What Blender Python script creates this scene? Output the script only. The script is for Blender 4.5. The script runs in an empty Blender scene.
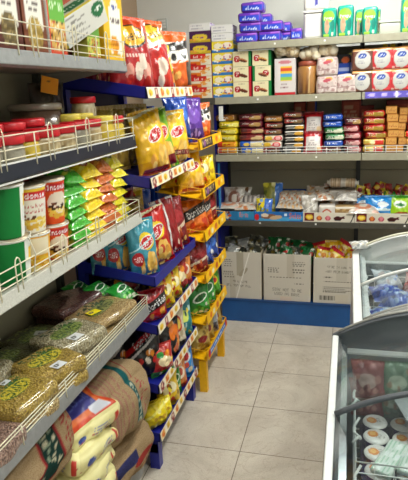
import bpy, math, random
import numpy as np
from mathutils import Matrix, Vector
PI = math.pi
SC = bpy.context.scene
COL = SC.collection

# ------------------------------------------------------------------ colours and printed artwork
def lin(c):
    if isinstance(c, str):
        c = tuple(int(c[i:i+2], 16)/255 for i in (0, 2, 4))
    return tuple(x/12.92 if x <= .04045 else ((x+.055)/1.055)**2.4 for x in c)

FONT = {
'0':'3E5149453E','1':'00427F4000','2':'4261514946','3':'2141454B31','4':'1814127F10','5':'2745454539','6':'3C4A494930','7':'0171090503','8':'3649494936','9':'064949291E',
'A':'7E1111117E','B':'7F49494936','C':'3E41414122','D':'7F4141221C','E':'7F49494941','F':'7F09090901','G':'3E4149497A','H':'7F0808087F','I':'00417F4100','J':'2040413F01',
'K':'7F08142241','L':'7F40404040','M':'7F020C027F','N':'7F0408107F','O':'3E4141413E','P':'7F09090906','Q':'3E4151215E','R':'7F09192946','S':'4649494931','T':'01017F0101',
'U':'3F4040403F','V':'1F2040201F','W':'3F4038403F','X':'6314081463','Y':'0708700807','Z':'6151494543','a':'2054545478','b':'7F48444438','c':'3844444420','d':'384444487F',
'e':'3854545418','f':'087E090102','g':'0C5252523E','h':'7F08040478','i':'00447D4000','k':'7F10284400','l':'00417F4000','m':'7C04180478','n':'7C08040478','o':'3844444438',
'p':'7C14141408','r':'7C08040408','s':'4854545420','t':'043F444020','u':'3C4040207C','v':'1C2040201C','w':'3C4030403C','y':'0C5050503C','%':'2313086462','+':'08083E0808',
"'":'0005030000','-':'0808080808','.':'0060600000','!':'00005F0000',' ':'0000000000'}
def text_bits(s):
    a = np.zeros((7, 6*len(s)), bool)
    for i, ch in enumerate(s):
        g = FONT.get(ch, FONT[' '])
        for k in range(5):
            v = int(g[2*k:2*k+2], 16)
            for r in range(7):
                if v >> r & 1: a[r, 6*i+k] = True
    return a[:, :-1]

def paint(layers, U, V):
    """evaluate printed artwork at surface coordinates U, V (0..1)"""
    U = np.asarray(U, float); V = np.asarray(V, float)
    C = np.zeros(U.shape+(3,)); C[:] = (.5, .5, .5)
    for L in layers:
        k = L[0]
        if k == 'fill': C[:] = lin(L[1])
        elif k == 'rect':
            m = (U >= L[1]) & (U <= L[3]) & (V >= L[2]) & (V <= L[4]); C[m] = lin(L[5])
        elif k == 'ell':
            a = L[6] if len(L) > 6 else 0
            x = U-L[1]; y = V-L[2]; xr = x*math.cos(a)+y*math.sin(a); yr = -x*math.sin(a)+y*math.cos(a)
            m = (xr/L[3])**2+(yr/L[4])**2 <= 1; C[m] = lin(L[5])
        elif k == 'band':   # slanted band: centre v at u=0, slope, half width
            m = np.abs(V-(L[1]+L[2]*U)) <= L[3]; C[m] = lin(L[4])
        elif k == 'vband':
            m = np.abs(U-(L[1]+L[2]*V)) <= L[3]; C[m] = lin(L[4])
        elif k == 'txt':    # cx, cy, width, height, string, colour, angle
            _, cx, cy, w, h, s, col = L[:7]; a = L[7] if len(L) > 7 else 0
            b = text_bits(s); x = U-cx; y = V-cy
            xr = x*math.cos(a)+y*math.sin(a); yr = -x*math.sin(a)+y*math.cos(a)
            ix = np.floor((xr/w+.5)*b.shape[1]).astype(int); iy = np.floor((.5-yr/h)*7).astype(int)
            ok = (ix >= 0) & (ix < b.shape[1]) & (iy >= 0) & (iy < 7)
            m = np.zeros(U.shape, bool); m[ok] = b[iy[ok], ix[ok]]; C[m] = lin(col)
        elif k == 'blob':   # n, x0,y0,x1,y1, radius, colours, seed : scattered crisps, nuts, beans
            _, n, x0, y0, x1, y1, r, cols, sd = L[:9]; rn = random.Random(sd)
            for _i in range(n):
                cx = rn.uniform(x0, x1); cy = rn.uniform(y0, y1); rx = r*rn.uniform(.6, 1.3); ry = r*rn.uniform(.5, 1.1); a = rn.uniform(0, PI)
                asp = L[9] if len(L) > 9 else 1
                x = U-cx; y = (V-cy)*asp; xr = x*math.cos(a)+y*math.sin(a); yr = -x*math.sin(a)+y*math.cos(a)
                C[(xr/rx)**2+(yr/ry)**2 <= 1] = lin(rn.choice(cols))
        elif k == 'grain':  # fine random mixture of colours over a region
            _, x0, y0, x1, y1, cols, sd = L[:7]
            m = (U >= x0) & (U <= x1) & (V >= y0) & (V <= y1)
            rs = np.random.RandomState(sd); pick = rs.randint(0, len(cols), m.sum()); tab = np.array([lin(c) for c in cols]); C[m] = tab[pick]
        elif k == 'lines':  # print lines: x0,y0,x1,y1,n,colour,seed
            _, x0, y0, x1, y1, n, col, sd = L[:8]; rn = random.Random(sd)
            for i in range(n):
                yc = y0+(y1-y0)*(i+.5)/n; e = x0+(x1-x0)*rn.uniform(.6, 1)
                m = (U >= x0) & (U <= e) & (np.abs(V-yc) < (y1-y0)/n*.28) & (np.sin(U*(90+17*i)+i*3) > -.45)
                C[m] = lin(col)
    return C

# ------------------------------------------------------------------ materials
MATS = {}
def nodes_of(name):
    m = bpy.data.materials.new(name); m.use_nodes = True
    nt = m.node_tree; b = nt.nodes['Principled BSDF']
    return m, nt, b
def bump(nt, b, scale, strength, dist=.002, kind='noise', coord='Object'):
    tc = nt.nodes.new('ShaderNodeTexCoord'); bu = nt.nodes.new('ShaderNodeBump')
    if kind == 'noise':
        t = nt.nodes.new('ShaderNodeTexNoise'); t.inputs['Scale'].default_value = scale; t.inputs['Detail'].default_value = 3
        out = t.outputs['Fac']
    else:
        t = nt.nodes.new('ShaderNodeTexVoronoi'); t.inputs['Scale'].default_value = scale; out = t.outputs['Distance']
    nt.links.new(tc.outputs[coord], t.inputs['Vector'])
    nt.links.new(out, bu.inputs['Height']); bu.inputs['Strength'].default_value = strength; bu.inputs['Distance'].default_value = dist
    nt.links.new(bu.outputs['Normal'], b.inputs['Normal'])
def M(name, col, rough=.5, metal=0, spec=.5, coat=0, nscale=30, nvar=.06, bmp=None, alpha=None, trans=0):
    """solid coloured surface with slight procedural mottling"""
    if name in MATS: return MATS[name]
    m, nt, b = nodes_of(name)
    c = lin(col); n = nt.nodes.new('ShaderNodeTexNoise'); n.inputs['Scale'].default_value = nscale
    tc = nt.nodes.new('ShaderNodeTexCoord'); nt.links.new(tc.outputs['Object'], n.inputs['Vector'])
    r = nt.nodes.new('ShaderNodeValToRGB'); r.color_ramp.elements[0].position = .3; r.color_ramp.elements[1].position = .7
    r.color_ramp.elements[0].color = tuple(x*(1-nvar) for x in c)+(1,); r.color_ramp.elements[1].color = tuple(min(1, x*(1+nvar)) for x in c)+(1,)
    nt.links.new(n.outputs['Fac'], r.inputs['Fac']); nt.links.new(r.outputs['Color'], b.inputs['Base Color'])
    b.inputs['Roughness'].default_value = rough; b.inputs['Metallic'].default_value = metal
    b.inputs['Specular IOR Level'].default_value = spec; b.inputs['Coat Weight'].default_value = coat
    b.inputs['Transmission Weight'].default_value = trans
    if bmp: bump(nt, b, *bmp)
    MATS[name] = m; return m
def MP(name, rough, coat=0, spec=.5, bmp=None, metal=0, weave=0, sheen=0):
    """printed surface: the artwork attribute drives the colour"""
    if name in MATS: return MATS[name]
    m, nt, b = nodes_of(name)
    a = nt.nodes.new('ShaderNodeAttribute'); a.attribute_name = 'art'
    nt.links.new(a.outputs['Color'], b.inputs['Base Color'])
    b.inputs['Roughness'].default_value = rough; b.inputs['Coat Weight'].default_value = coat; b.inputs['Coat Roughness'].default_value = .12
    b.inputs['Specular IOR Level'].default_value = spec; b.inputs['Metallic'].default_value = metal
    if bmp: bump(nt, b, *bmp)
    if weave:
        tc = nt.nodes.new('ShaderNodeTexCoord'); ws = []
        for ax in ('X', 'Y', 'Z'):
            w = nt.nodes.new('ShaderNodeTexWave'); w.bands_direction = ax; w.inputs['Scale'].default_value = weave; w.inputs['Distortion'].default_value = 1.2
            w.inputs['Detail'].default_value = 2; nt.links.new(tc.outputs['Object'], w.inputs['Vector']); ws.append(w)
        ad = nt.nodes.new('ShaderNodeMath'); ad.operation = 'ADD'; nt.links.new(ws[0].outputs['Fac'], ad.inputs[0]); nt.links.new(ws[1].outputs['Fac'], ad.inputs[1])
        a2 = nt.nodes.new('ShaderNodeMath'); a2.operation = 'ADD'; nt.links.new(ad.outputs[0], a2.inputs[0]); nt.links.new(ws[2].outputs['Fac'], a2.inputs[1])
        bu = nt.nodes.new('ShaderNodeBump'); bu.inputs['Strength'].default_value = .5; bu.inputs['Distance'].default_value = .002
        nt.links.new(a2.outputs[0], bu.inputs['Height']); nt.links.new(bu.outputs['Normal'], b.inputs['Normal'])
        no = nt.nodes.new('ShaderNodeTexNoise'); no.inputs['Scale'].default_value = 260; no.inputs['Detail'].default_value = 2
        nt.links.new(tc.outputs['Object'], no.inputs['Vector'])
        mx = nt.nodes.new('ShaderNodeMix'); mx.data_type = 'RGBA'; mx.blend_type = 'MULTIPLY'
        cr = nt.nodes.new('ShaderNodeValToRGB'); cr.color_ramp.elements[0].position = .35; cr.color_ramp.elements[0].color = (.7, .66, .6, 1); cr.color_ramp.elements[1].position = .6
        nt.links.new(no.outputs['Fac'], cr.inputs['Fac']); mx.inputs[0].default_value = .8
        nt.links.new(a.outputs['Color'], mx.inputs[6]); nt.links.new(cr.outputs['Color'], mx.inputs[7]); nt.links.new(mx.outputs[2], b.inputs['Base Color'])
    MATS[name] = m; return m
FOIL = MP('printed_foil', .28, coat=.45, bmp=(26, .75, .010))
FILM = MP('clear_film_pack', .35, coat=.9, bmp=(45, .6, .005))
CARD = MP('printed_card', .55, spec=.3)
GLOSSY = MP('printed_plastic', .3, coat=.3)
BURLAP = MP('burlap_print', .9, spec=.1, weave=95)
POLY = MP('woven_plastic_print', .45, bmp=(60, .35, .004))
GRAIN = MP('grains_in_film', .4, coat=1.0, bmp=(140, .9, .006, 'voronoi'))
STEEL = M('shelf_grey_steel', '9b9a93', .45, .2, nscale=12)
BEIGE = M('shelf_beige_steel', '8f8973', .55, nscale=8)
WIRE = M('cream_coated_wire', 'e9e2c8', .35)
WIREW = M('white_coated_wire', 'e4e6e3', .3)
BLUE = M('navy_blue_steel', '141d86', .35, nscale=10)
YEL = M('yellow_steel', 'f0b400', .4)
WHITE = M('white_plastic', 'e6e6e2', .35)
DARK = M('dark_rubber', '1a1b1e', .5)
def glass_mat(name, tint, rough, fac):
    if name in MATS: return MATS[name]
    m = bpy.data.materials.new(name); m.use_nodes = True; nt = m.node_tree; nt.nodes.clear()
    o = nt.nodes.new('ShaderNodeOutputMaterial'); t = nt.nodes.new('ShaderNodeBsdfTransparent'); t.inputs['Color'].default_value = tint+(1,)
    g = nt.nodes.new('ShaderNodeBsdfGlossy'); g.inputs['Roughness'].default_value = rough
    d = nt.nodes.new('ShaderNodeBsdfDiffuse'); d.inputs['Color'].default_value = (.6, .65, .65, 1)
    lw = nt.nodes.new('ShaderNodeLayerWeight'); lw.inputs['Blend'].default_value = .5
    pw = nt.nodes.new('ShaderNodeMath'); pw.operation = 'POWER'; pw.inputs[1].default_value = 3.5; nt.links.new(lw.outputs['Facing'], pw.inputs[0])
    fr = nt.nodes.new('ShaderNodeMath'); fr.operation = 'MULTIPLY_ADD'; fr.inputs[1].default_value = .3; fr.inputs[2].default_value = .025; nt.links.new(pw.outputs[0], fr.inputs[0])
    mx = nt.nodes.new('ShaderNodeMixShader'); nt.links.new(fr.outputs[0], mx.inputs[0]); nt.links.new(t.outputs[0], mx.inputs[1]); nt.links.new(g.outputs[0], mx.inputs[2])
    n = nt.nodes.new('ShaderNodeTexNoise'); n.inputs['Scale'].default_value = 14; n.inputs['Detail'].default_value = 8; n.inputs['Roughness'].default_value = .75
    tc = nt.nodes.new('ShaderNodeTexCoord'); nt.links.new(tc.outputs['Object'], n.inputs['Vector'])
    r = nt.nodes.new('ShaderNodeMapRange'); r.inputs[1].default_value = .45; r.inputs[2].default_value = .8; r.inputs[3].default_value = fac*.4; r.inputs[4].default_value = fac*2.2
    nt.links.new(n.outputs['Fac'], r.inputs[0])
    m2 = nt.nodes.new('ShaderNodeMixShader'); nt.links.new(r.outputs[0], m2.inputs[0]); nt.links.new(mx.outputs[0], m2.inputs[1]); nt.links.new(d.outputs[0], m2.inputs[2])
    nt.links.new(m2.outputs[0], o.inputs['Surface']); MATS[name] = m; return m
LIDGLASS = glass_mat('freezer_lid_glass', (.9, .93, .93), .03, .012)
CLEARPL = glass_mat('clear_plastic', (.9, .9, .88), .12, .12)

# ------------------------------------------------------------------ meshes
def mesh_from(name, verts, faces, cols=None, smooth=True):
    me = bpy.data.meshes.new(name); me.from_pydata([tuple(v) for v in verts], [], faces)
    if cols is not None:
        at = me.color_attributes.new('art', 'FLOAT_COLOR', 'POINT')
        d = np.ones((len(verts), 4), np.float32); d[:, :3] = cols; at.data.foreach_set('color', d.ravel())
    if smooth: me.polygons.foreach_set('use_smooth', [True]*len(me.polygons))
    me.update(); return me
def grid_faces(nu, nv, off=0, flip=False):
    f = []
    for j in range(nv-1):
        for i in range(nu-1):
            a = off+j*nu+i; q = (a, a+1, a+nu+1, a+nu)
            f.append(q[::-1] if flip else q)
    return f
def smooth_noise(U, V, rs, n=7, fmax=9):
    z = np.zeros(U.shape)
    for _ in range(n):
        fx, fy = rs.uniform(-fmax, fmax, 2); ph = rs.uniform(0, 6.3)
        z += np.sin(2*PI*(fx*U+fy*V)/2+ph)/(1+.25*math.hypot(fx, fy))
    return z/n**.5
def pillow(name, w, h, d, art, seed=1, crump=1.0, res=None, back=None, flop=0, bottom=1.0):
    """puffed snack bag standing on its lower seal, front towards -Y"""
    nu, nv = res or (30, 44)
    u, v = np.meshgrid(np.linspace(0, 1, nu), np.linspace(0, 1, nv)); rs = np.random.RandomState(seed)
    s = .045; t = np.clip((v-s)/(1-2*s), 0, 1)
    P = np.sin(PI*t)**.5*(1.0+.25*bottom*(.5-t)); Q = np.clip(1-np.abs(2*u-1)**2.4, 0, 1)**.62
    th = d/2*P*Q
    wloc = w*(1-.09*np.sin(PI*t)**.8)
    V_, F_, C_ = [], [], []
    sx = smooth_noise(v, v*0, rs, 4, 6)*.012*crump
    yb = smooth_noise(u, v, rs, 5, 2)*.05*d*crump
    for side in (-1, 1):
        nz = smooth_noise(u, v, rs, 12, 11)
        rad = np.sin((u-.5)*rs.uniform(18, 30)+smooth_noise(u, v, rs, 4, 3))*np.exp(-np.minimum(v, 1-v)*9)
        y = side*th*(1+.14*crump*nz*(P*Q > .02))+yb + side*.10*d*rad*Q*crump*np.minimum(1, P*3)
        y = y + (v < s)*0 + ((v <= s) | (v >= 1-s))*np.sin(u*60)*.0012
        x = (u-.5)*wloc + sx*w
        z = v*h*(1+.0) + smooth_noise(u, v, rs, 3, 2)*.012*h*crump
        z = z-z.min()*0
        y = y+flop*np.clip(v-.72, 0, 1)**1.5*h*2
        z = z-abs(flop)*np.clip(v-.72, 0, 1)**1.5*h*1.2
        off = len(V_)
        V_ += list(zip(x.ravel(), y.ravel(), np.maximum(z, 0).ravel()))
        F_ += grid_faces(nu, nv, off, flip=(side == 1))
        a = art if side == -1 or back is None else back
        C_.append(paint(a, u.ravel() if side == -1 else 1-u.ravel(), v.ravel()))
    return mesh_from(name, V_, F_, np.concatenate(C_))
def block(name, w, d, h, arts, r=.002, n=(14, 8, 14), amp=0, seed=1, puff=0):
    """box or soft brick, base centre at origin, front towards -Y; arts: dict front/back/left/right/top/bottom/all"""
    V_, F_, C_ = [], [], []; rs = np.random.RandomState(seed)
    ph = rs.uniform(0, 6.3, (10,)); fr = rs.uniform(-1, 1, (10, 3))
    nx, ny, nz = n
    def ax(nn, L):
        a = np.linspace(-1, 1, max(2, nn)); e = 1-min(.9, 2*r/L)*.98
        return np.unique(np.concatenate([a, [-e, e, -(1+e)/2, (1+e)/2]]))
    A = {'x': ax(nx, w), 'y': ax(ny, d), 'z': ax(nz, h)}; half = np.array([w, d, h])/2
    specs = [('front', 'x', 'z', lambda a, b: (a, -1+0*a, b), False, False), ('back', 'x', 'z', lambda a, b: (a, 1+0*a, b), True, True),
             ('right', 'y', 'z', lambda a, b: (1+0*a, a, b), False, False), ('left', 'y', 'z', lambda a, b: (-1+0*a, a, b), True, True),
             ('top', 'x', 'y', lambda a, b: (a, b, 1+0*a), False, False), ('bottom', 'x', 'y', lambda a, b: (a, b, -1+0*a), True, True)]
    for face, p, q, fn, flip, mir in specs:
        a, b = np.meshgrid(A[p], A[q]); P = np.stack(fn(a, b), -1).reshape(-1, 3)*half
        rr = min(r, half.min()*.98); inner = np.clip(P, -(half-rr), half-rr); dv = P-inner; L = np.linalg.norm(dv, axis=1, keepdims=True); L[L == 0] = 1
        g = P/half; P = inner+dv/L*np.minimum(L, rr)
        if puff:
            k = np.clip(1-g**2, 0, 1)**.7
            for q_, (i_, j_) in enumerate(((1, 2), (0, 2), (0, 1))):
                P[:, q_] += np.sign(g[:, q_])*np.abs(g[:, q_])**3*k[:, i_]*k[:, j_]*puff*half.min()
        if amp:
            dirn = P/np.linalg.norm(P/half, axis=1, keepdims=True).clip(.3)/half.max()
            f = sum(np.sin((P @ fr[i])*(25+9*i)+ph[i])/(1+.3*i) for i in range(10))
            P = P+(P/half)*amp*f[:, None]*.5
        off = len(V_); P[:, 2] += h/2
        P[:, 2] = np.maximum(P[:, 2], 0)
        V_ += [tuple(x) for x in P]; F_ += grid_faces(len(A[p]), len(A[q]), off, flip)
        art = arts.get(face, arts.get('all', [('fill', '999999')])); uu = (a.ravel()+1)/2; vv = (b.ravel()+1)/2
        if mir: uu = 1-uu
        C_.append(paint(art, uu, vv))
    return mesh_from(name, V_, F_, np.concatenate(C_))
def lathe(name, prof, art=None, n=28, cap=True):
    """revolved profile [(r, z)]; art u runs round from the back (+Y) with u=.5 at the front, v bottom to top"""
    V_, UU, VV = [], [], []; zs = [p[1] for p in prof]; z0, z1 = min(zs), max(zs)
    for rr, z in prof:
        for k in range(n+1):
            a = PI/2+2*PI*k/n
            V_.append((rr*math.cos(a), rr*math.sin(a), z)); UU.append(k/n); VV.append((z-z0)/max(1e-6, z1-z0))
    F_ = grid_faces(n+1, len(prof)); F_ = list(F_)
    if cap:
        for row in (0, len(prof)-1):
            if prof[row][0] > 1e-4:
                F_.append(tuple(range(row*(n+1)+n-1, row*(n+1)-1, -1)) if row == 0 else tuple(range(row*(n+1), row*(n+1)+n)))
    c = paint(art, np.array(UU), np.array(VV)) if art else None
    return mesh_from(name, V_, F_, c)
class MB:
    def __init__(s): s.v = []; s.f = []
    def box(s, x0, x1, y0, y1, z0, z1, mat=None):
        o = len(s.v); c = [(x, y, z) for z in (z0, z1) for y in (y0, y1) for x in (x0, x1)]
        if mat is not None: c = [tuple(mat @ Vector(p)) for p in c]
        s.v += c; s.f += [tuple(o+i for i in q) for q in ((0, 2, 3, 1), (4, 5, 7, 6), (0, 1, 5, 4), (2, 6, 7, 3), (0, 4, 6, 2), (1, 3, 7, 5))]; return s
    def prism(s, poly, a, b, axis='y'):
        """polygon in the other two axes pushed from a to b along axis"""
        o = len(s.v); n = len(poly)
        for t in (a, b):
            for p, q in poly: s.v.append((p, t, q) if axis == 'y' else (t, p, q) if axis == 'x' else (p, q, t))
        s.f += [tuple(range(o+n-1, o-1, -1)), tuple(range(o+n, o+2*n))]+[(o+i, o+(i+1) % n, o+n+(i+1) % n, o+n+i) for i in range(n)]; return s
    def tube(s, pts, r, n=6):
        pts = [Vector(p) for p in pts]; o = len(s.v)
        for i, p in enumerate(pts):
            d = (pts[min(i+1, len(pts)-1)]-pts[max(i-1, 0)]).normalized()
            a = d.orthogonal().normalized() if i == 0 else (a-d*a.dot(d)).normalized()
            b = d.cross(a)
            for k in range(n):
                t = 2*PI*k/n; s.v.append(tuple(p+r*(a*math.cos(t)+b*math.sin(t))))
        for i in range(len(pts)-1):
            for k in range(n):
                q = o+i*n; s.f.append((q+k, q+(k+1) % n, q+n+(k+1) % n, q+n+k))
        s.f.append(tuple(range(o+n-1, o-1, -1))); e = o+(len(pts)-1)*n; s.f.append(tuple(range(e, e+n))); return s
    def build(s, name, mat, parent=None, bevel=0, smooth=False):
        me = bpy.data.meshes.new(name); me.from_pydata(s.v, [], s.f); me.update()
        if smooth: me.polygons.foreach_set('use_smooth', [True]*len(me.polygons))
        o = put(name, me, mat, parent)
        if bevel:
            b = o.modifiers.new('bevel', 'BEVEL'); b.width = bevel; b.segments = 2; b.limit_method = 'ANGLE'
        return o
def put(name, me, mat=None, parent=None, loc=(0, 0, 0), rot=(0, 0, 0)):
    o = bpy.data.objects.new(name, me); COL.objects.link(o)
    if mat is not None and not me.materials: me.materials.append(mat)
    o.location = loc; o.rotation_euler = rot
    if parent is not None: o.parent = parent
    return o
def tag(o, label, cat, group=None):
    o['label'] = label; o['category'] = cat
    if group: o['group'] = group
    return o
def empty(name, loc, label, cat, group=None, rz=0):
    o = bpy.data.objects.new(name, None); COL.objects.link(o); o.location = loc; o.rotation_euler = (0, 0, rz); o.empty_display_size = .05
    return tag(o, label, cat, group)
def struct(o): o['kind'] = 'structure'; return o
CACHE = {}
def cached(key, fn):
    if key not in CACHE: CACHE[key] = fn()
    return CACHE[key]
def item(name, me, mat, loc, rot, label, cat, group=None):
    return tag(put(name, me, mat, None, loc, rot), label, cat, group)
def copy_tree(o, parent=None):
    c = o.copy(); COL.objects.link(c)
    if parent is not None: c.parent = parent
    for ch in list(o.children): copy_tree(ch, c)
    return c
R = math.radians

# ------------------------------------------------------------------ camera
cam = bpy.data.cameras.new('camera'); co = bpy.data.objects.new('camera', cam); COL.objects.link(co)
yaw, pitch, roll = -0.26308, -0.26488, -0.04154
fw = Vector((math.sin(yaw)*math.cos(pitch), math.cos(yaw)*math.cos(pitch), math.sin(pitch)))
r0 = Vector((math.cos(yaw), -math.sin(yaw), 0)); u0 = r0.cross(fw)
rr_ = math.cos(roll)*r0+math.sin(roll)*u0; uu_ = -math.sin(roll)*r0+math.cos(roll)*u0
co.matrix_world = Matrix(((rr_.x, uu_.x, -fw.x, 0), (rr_.y, uu_.y, -fw.y, 0), (rr_.z, uu_.z, -fw.z, 1.7), (0, 0, 0, 1)))
cam.sensor_fit = 'VERTICAL'; cam.sensor_height = 24; cam.lens = 545.19/480*24; cam.clip_start = .05
SC.camera = co

# ------------------------------------------------------------------ room
def plaster(name, col):
    m, nt, b = nodes_of(name); n = nt.nodes.new('ShaderNodeTexNoise'); n.inputs['Scale'].default_value = 3; n.inputs['Detail'].default_value = 6
    tc = nt.nodes.new('ShaderNodeTexCoord'); nt.links.new(tc.outputs['Object'], n.inputs['Vector'])
    r = nt.nodes.new('ShaderNodeValToRGB'); c = lin(col)
    r.color_ramp.elements[0].color = tuple(x*.93 for x in c)+(1,); r.color_ramp.elements[1].color = c+(1,)
    nt.links.new(n.outputs['Fac'], r.inputs['Fac']); nt.links.new(r.outputs['Color'], b.inputs['Base Color']); b.inputs['Roughness'].default_value = .8
    bump(nt, b, 90, .15, .002); return m
def floor_mat():
    m, nt, b = nodes_of('marbled_floor_tiles'); N = nt.nodes.new; L = nt.links.new
    tc = N('ShaderNodeTexCoord'); mp = N('ShaderNodeMapping'); mp.inputs['Location'].default_value = (.470+2, -2.253+4, 0); L(tc.outputs['Object'], mp.inputs['Vector'])
    br = N('ShaderNodeTexBrick'); br.offset = 0; br.squash = 1; br.inputs['Scale'].default_value = 1; br.inputs['Brick Width'].default_value = .4; br.inputs['Row Height'].default_value = .4
    br.inputs['Mortar Size'].default_value = .0022; br.inputs['Mortar Smooth'].default_value = .1; br.inputs['Bias'].default_value = 0
    br.inputs['Color1'].default_value = (.93, .93, .93, 1); br.inputs['Color2'].default_value = (1, 1, 1, 1); br.inputs['Mortar'].default_value = (.3, .26, .22, 1); L(mp.outputs[0], br.inputs['Vector'])
    n = N('ShaderNodeTexNoise'); n.inputs['Scale'].default_value = 2.2; n.inputs['Detail'].default_value = 9; n.inputs['Roughness'].default_value = .62; n.inputs['Distortion'].default_value = 1.5; L(tc.outputs['Object'], n.inputs['Vector'])
    r = N('ShaderNodeValToRGB'); e = r.color_ramp.elements; e[0].position = .3; e[0].color = lin('b9afa0')+(1,); e[1].position = .68; e[1].color = lin('d9d1c2')+(1,)
    x = e.new(.5); x.color = lin('cbc1b3')+(1,)
    L(n.outputs['Fac'], r.inputs['Fac'])
    n2 = N('ShaderNodeTexNoise'); n2.inputs['Scale'].default_value = 5; n2.inputs['Detail'].default_value = 10; n2.inputs['Distortion'].default_value = 2.5; L(tc.outputs['Object'], n2.inputs['Vector'])
    v = N('ShaderNodeValToRGB'); e = v.color_ramp.elements; e[0].position = .485; e[0].color = (1, 1, 1, 1); e[1].position = .515; e[1].color = (1, 1, 1, 1); q = e.new(.5); q.color = (.84, .8, .76, 1); L(n2.outputs['Fac'], v.inputs['Fac'])
    n3 = N('ShaderNodeTexNoise'); n3.inputs['Scale'].default_value = 180; L(tc.outputs['Object'], n3.inputs['Vector'])
    v3 = N('ShaderNodeValToRGB'); e = v3.color_ramp.elements; e[0].position = .35; e[0].color = (.88, .87, .86, 1); e[1].position = .6; e[1].color = (1, 1, 1, 1); L(n3.outputs['Fac'], v3.inputs['Fac'])
    prev = r.outputs['Color']
    for o in (v.outputs['Color'], v3.outputs['Color'], br.outputs['Color']):
        mx = N('ShaderNodeMix'); mx.data_type = 'RGBA'; mx.blend_type = 'MULTIPLY'; mx.inputs[0].default_value = 1; L(prev, mx.inputs[6]); L(o, mx.inputs[7]); prev = mx.outputs[2]
    L(prev, b.inputs['Base Color']); b.inputs['Roughness'].default_value = .38; b.inputs['Specular IOR Level'].default_value = .35
    bu = N('ShaderNodeBump'); bu.inputs['Strength'].default_value = .4; bu.inputs['Distance'].default_value = .001; L(br.outputs['Fac'], bu.inputs['Height']); bu.invert = True; L(bu.outputs[0], b.inputs['Normal'])
    return m
WALLC = plaster('pale_grey_plaster', 'e6e7e2'); TAN = plaster('tan_plaster', 'b39a80'); CEIL = plaster('white_ceiling', 'f0f1ee')
XL, XR, YB, YF, ZC = -1.62, 2.2, -1.6, 4.3, 2.95
struct(MB().box(XL-.1, XR+.1, YB-.1, YF+.1, -.1, 0).build('floor', floor_mat()))
struct(MB().box(XL-.1, XR+.1, YB-.1, YF+.1, ZC, ZC+.1).build('ceiling', CEIL))
struct(MB().box(XL-.1, XR+.1, YF, YF+.1, 0, ZC).build('wall_back', WALLC))
struct(MB().box(XL-.1, XR+.1, YB-.1, YB, 0, ZC).build('wall_front', WALLC))
struct(MB().box(XL-.1, XL, YB, YF, 0, ZC).build('wall_left', TAN))
struct(MB().box(XR, XR+.1, YB, YF, 0, ZC).build('wall_right', WALLC))
# ceiling tube lamps (above the frame)
LAMPM = bpy.data.materials.new('lamp_tube_glow'); LAMPM.use_nodes = True
_b = LAMPM.node_tree.nodes['Principled BSDF']; _b.inputs['Emission Color'].default_value = (.98, 1, .94, 1); _b.inputs['Emission Strength'].default_value = 32
lamp_mats = {}
def lamp(x, y, label, power, along='y'):
    t = empty('ceiling_lamp', (x, y, ZC), label, 'lamp', None, 0 if along == 'y' else PI/2)
    MB().box(-.08, .08, -.62, .62, -.05, 0).build('housing', WHITE, t, .005)
    for s in (-.04, .04):
        MB().tube([(s, -.6, -.07), (s, .6, -.07)], .013, 10).build('tube', LAMPM, t, smooth=True)
    l = bpy.data.lights.new('lamp_light', 'AREA'); l.shape = 'RECTANGLE'; l.size = .22; l.size_y = 1.25; l.energy = power; l.color = (.98, 1, .94)
    o = bpy.data.objects.new('lamp_light', l); COL.objects.link(o); o.parent = t; o.location = (0, 0, -.1)
lamp(.2, 2.95, 'white twin tube ceiling lamp over the aisle near the back wall', 46)
lamp(.75, 1.0, 'white twin tube ceiling lamp over the near freezer', 24)
lamp(-.1, -.7, 'white twin tube ceiling lamp behind the viewer', 18)
SC.world = bpy.data.worlds.new('world'); SC.world.use_nodes = True
SC.world.node_tree.nodes['Background'].inputs[0].default_value = (.5, .5, .5, 1); SC.world.node_tree.nodes['Background'].inputs[1].default_value = .3
vs = SC.view_settings; vs.view_transform = 'Standard'; vs.look = 'None'; vs.gamma = 1; vs.use_curve_mapping = False; vs.exposure = -.22
# pale switch plate on the back wall
sw = empty('wall_switch', (-1.42, 4.3, 2.22), 'small pale grey switch plate on the back wall above the orange snack bag', 'switch')
MB().box(-.04, .04, -.012, 0, -.04, .04).build('plate', M('switch_grey', 'b9bcb8', .5), sw, .003)
for k in (-1, 0, 1): MB().box(-.03, .03, -.018, -.012, k*.022-.008, k*.022+.008).build('rocker', WHITE, sw)

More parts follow.
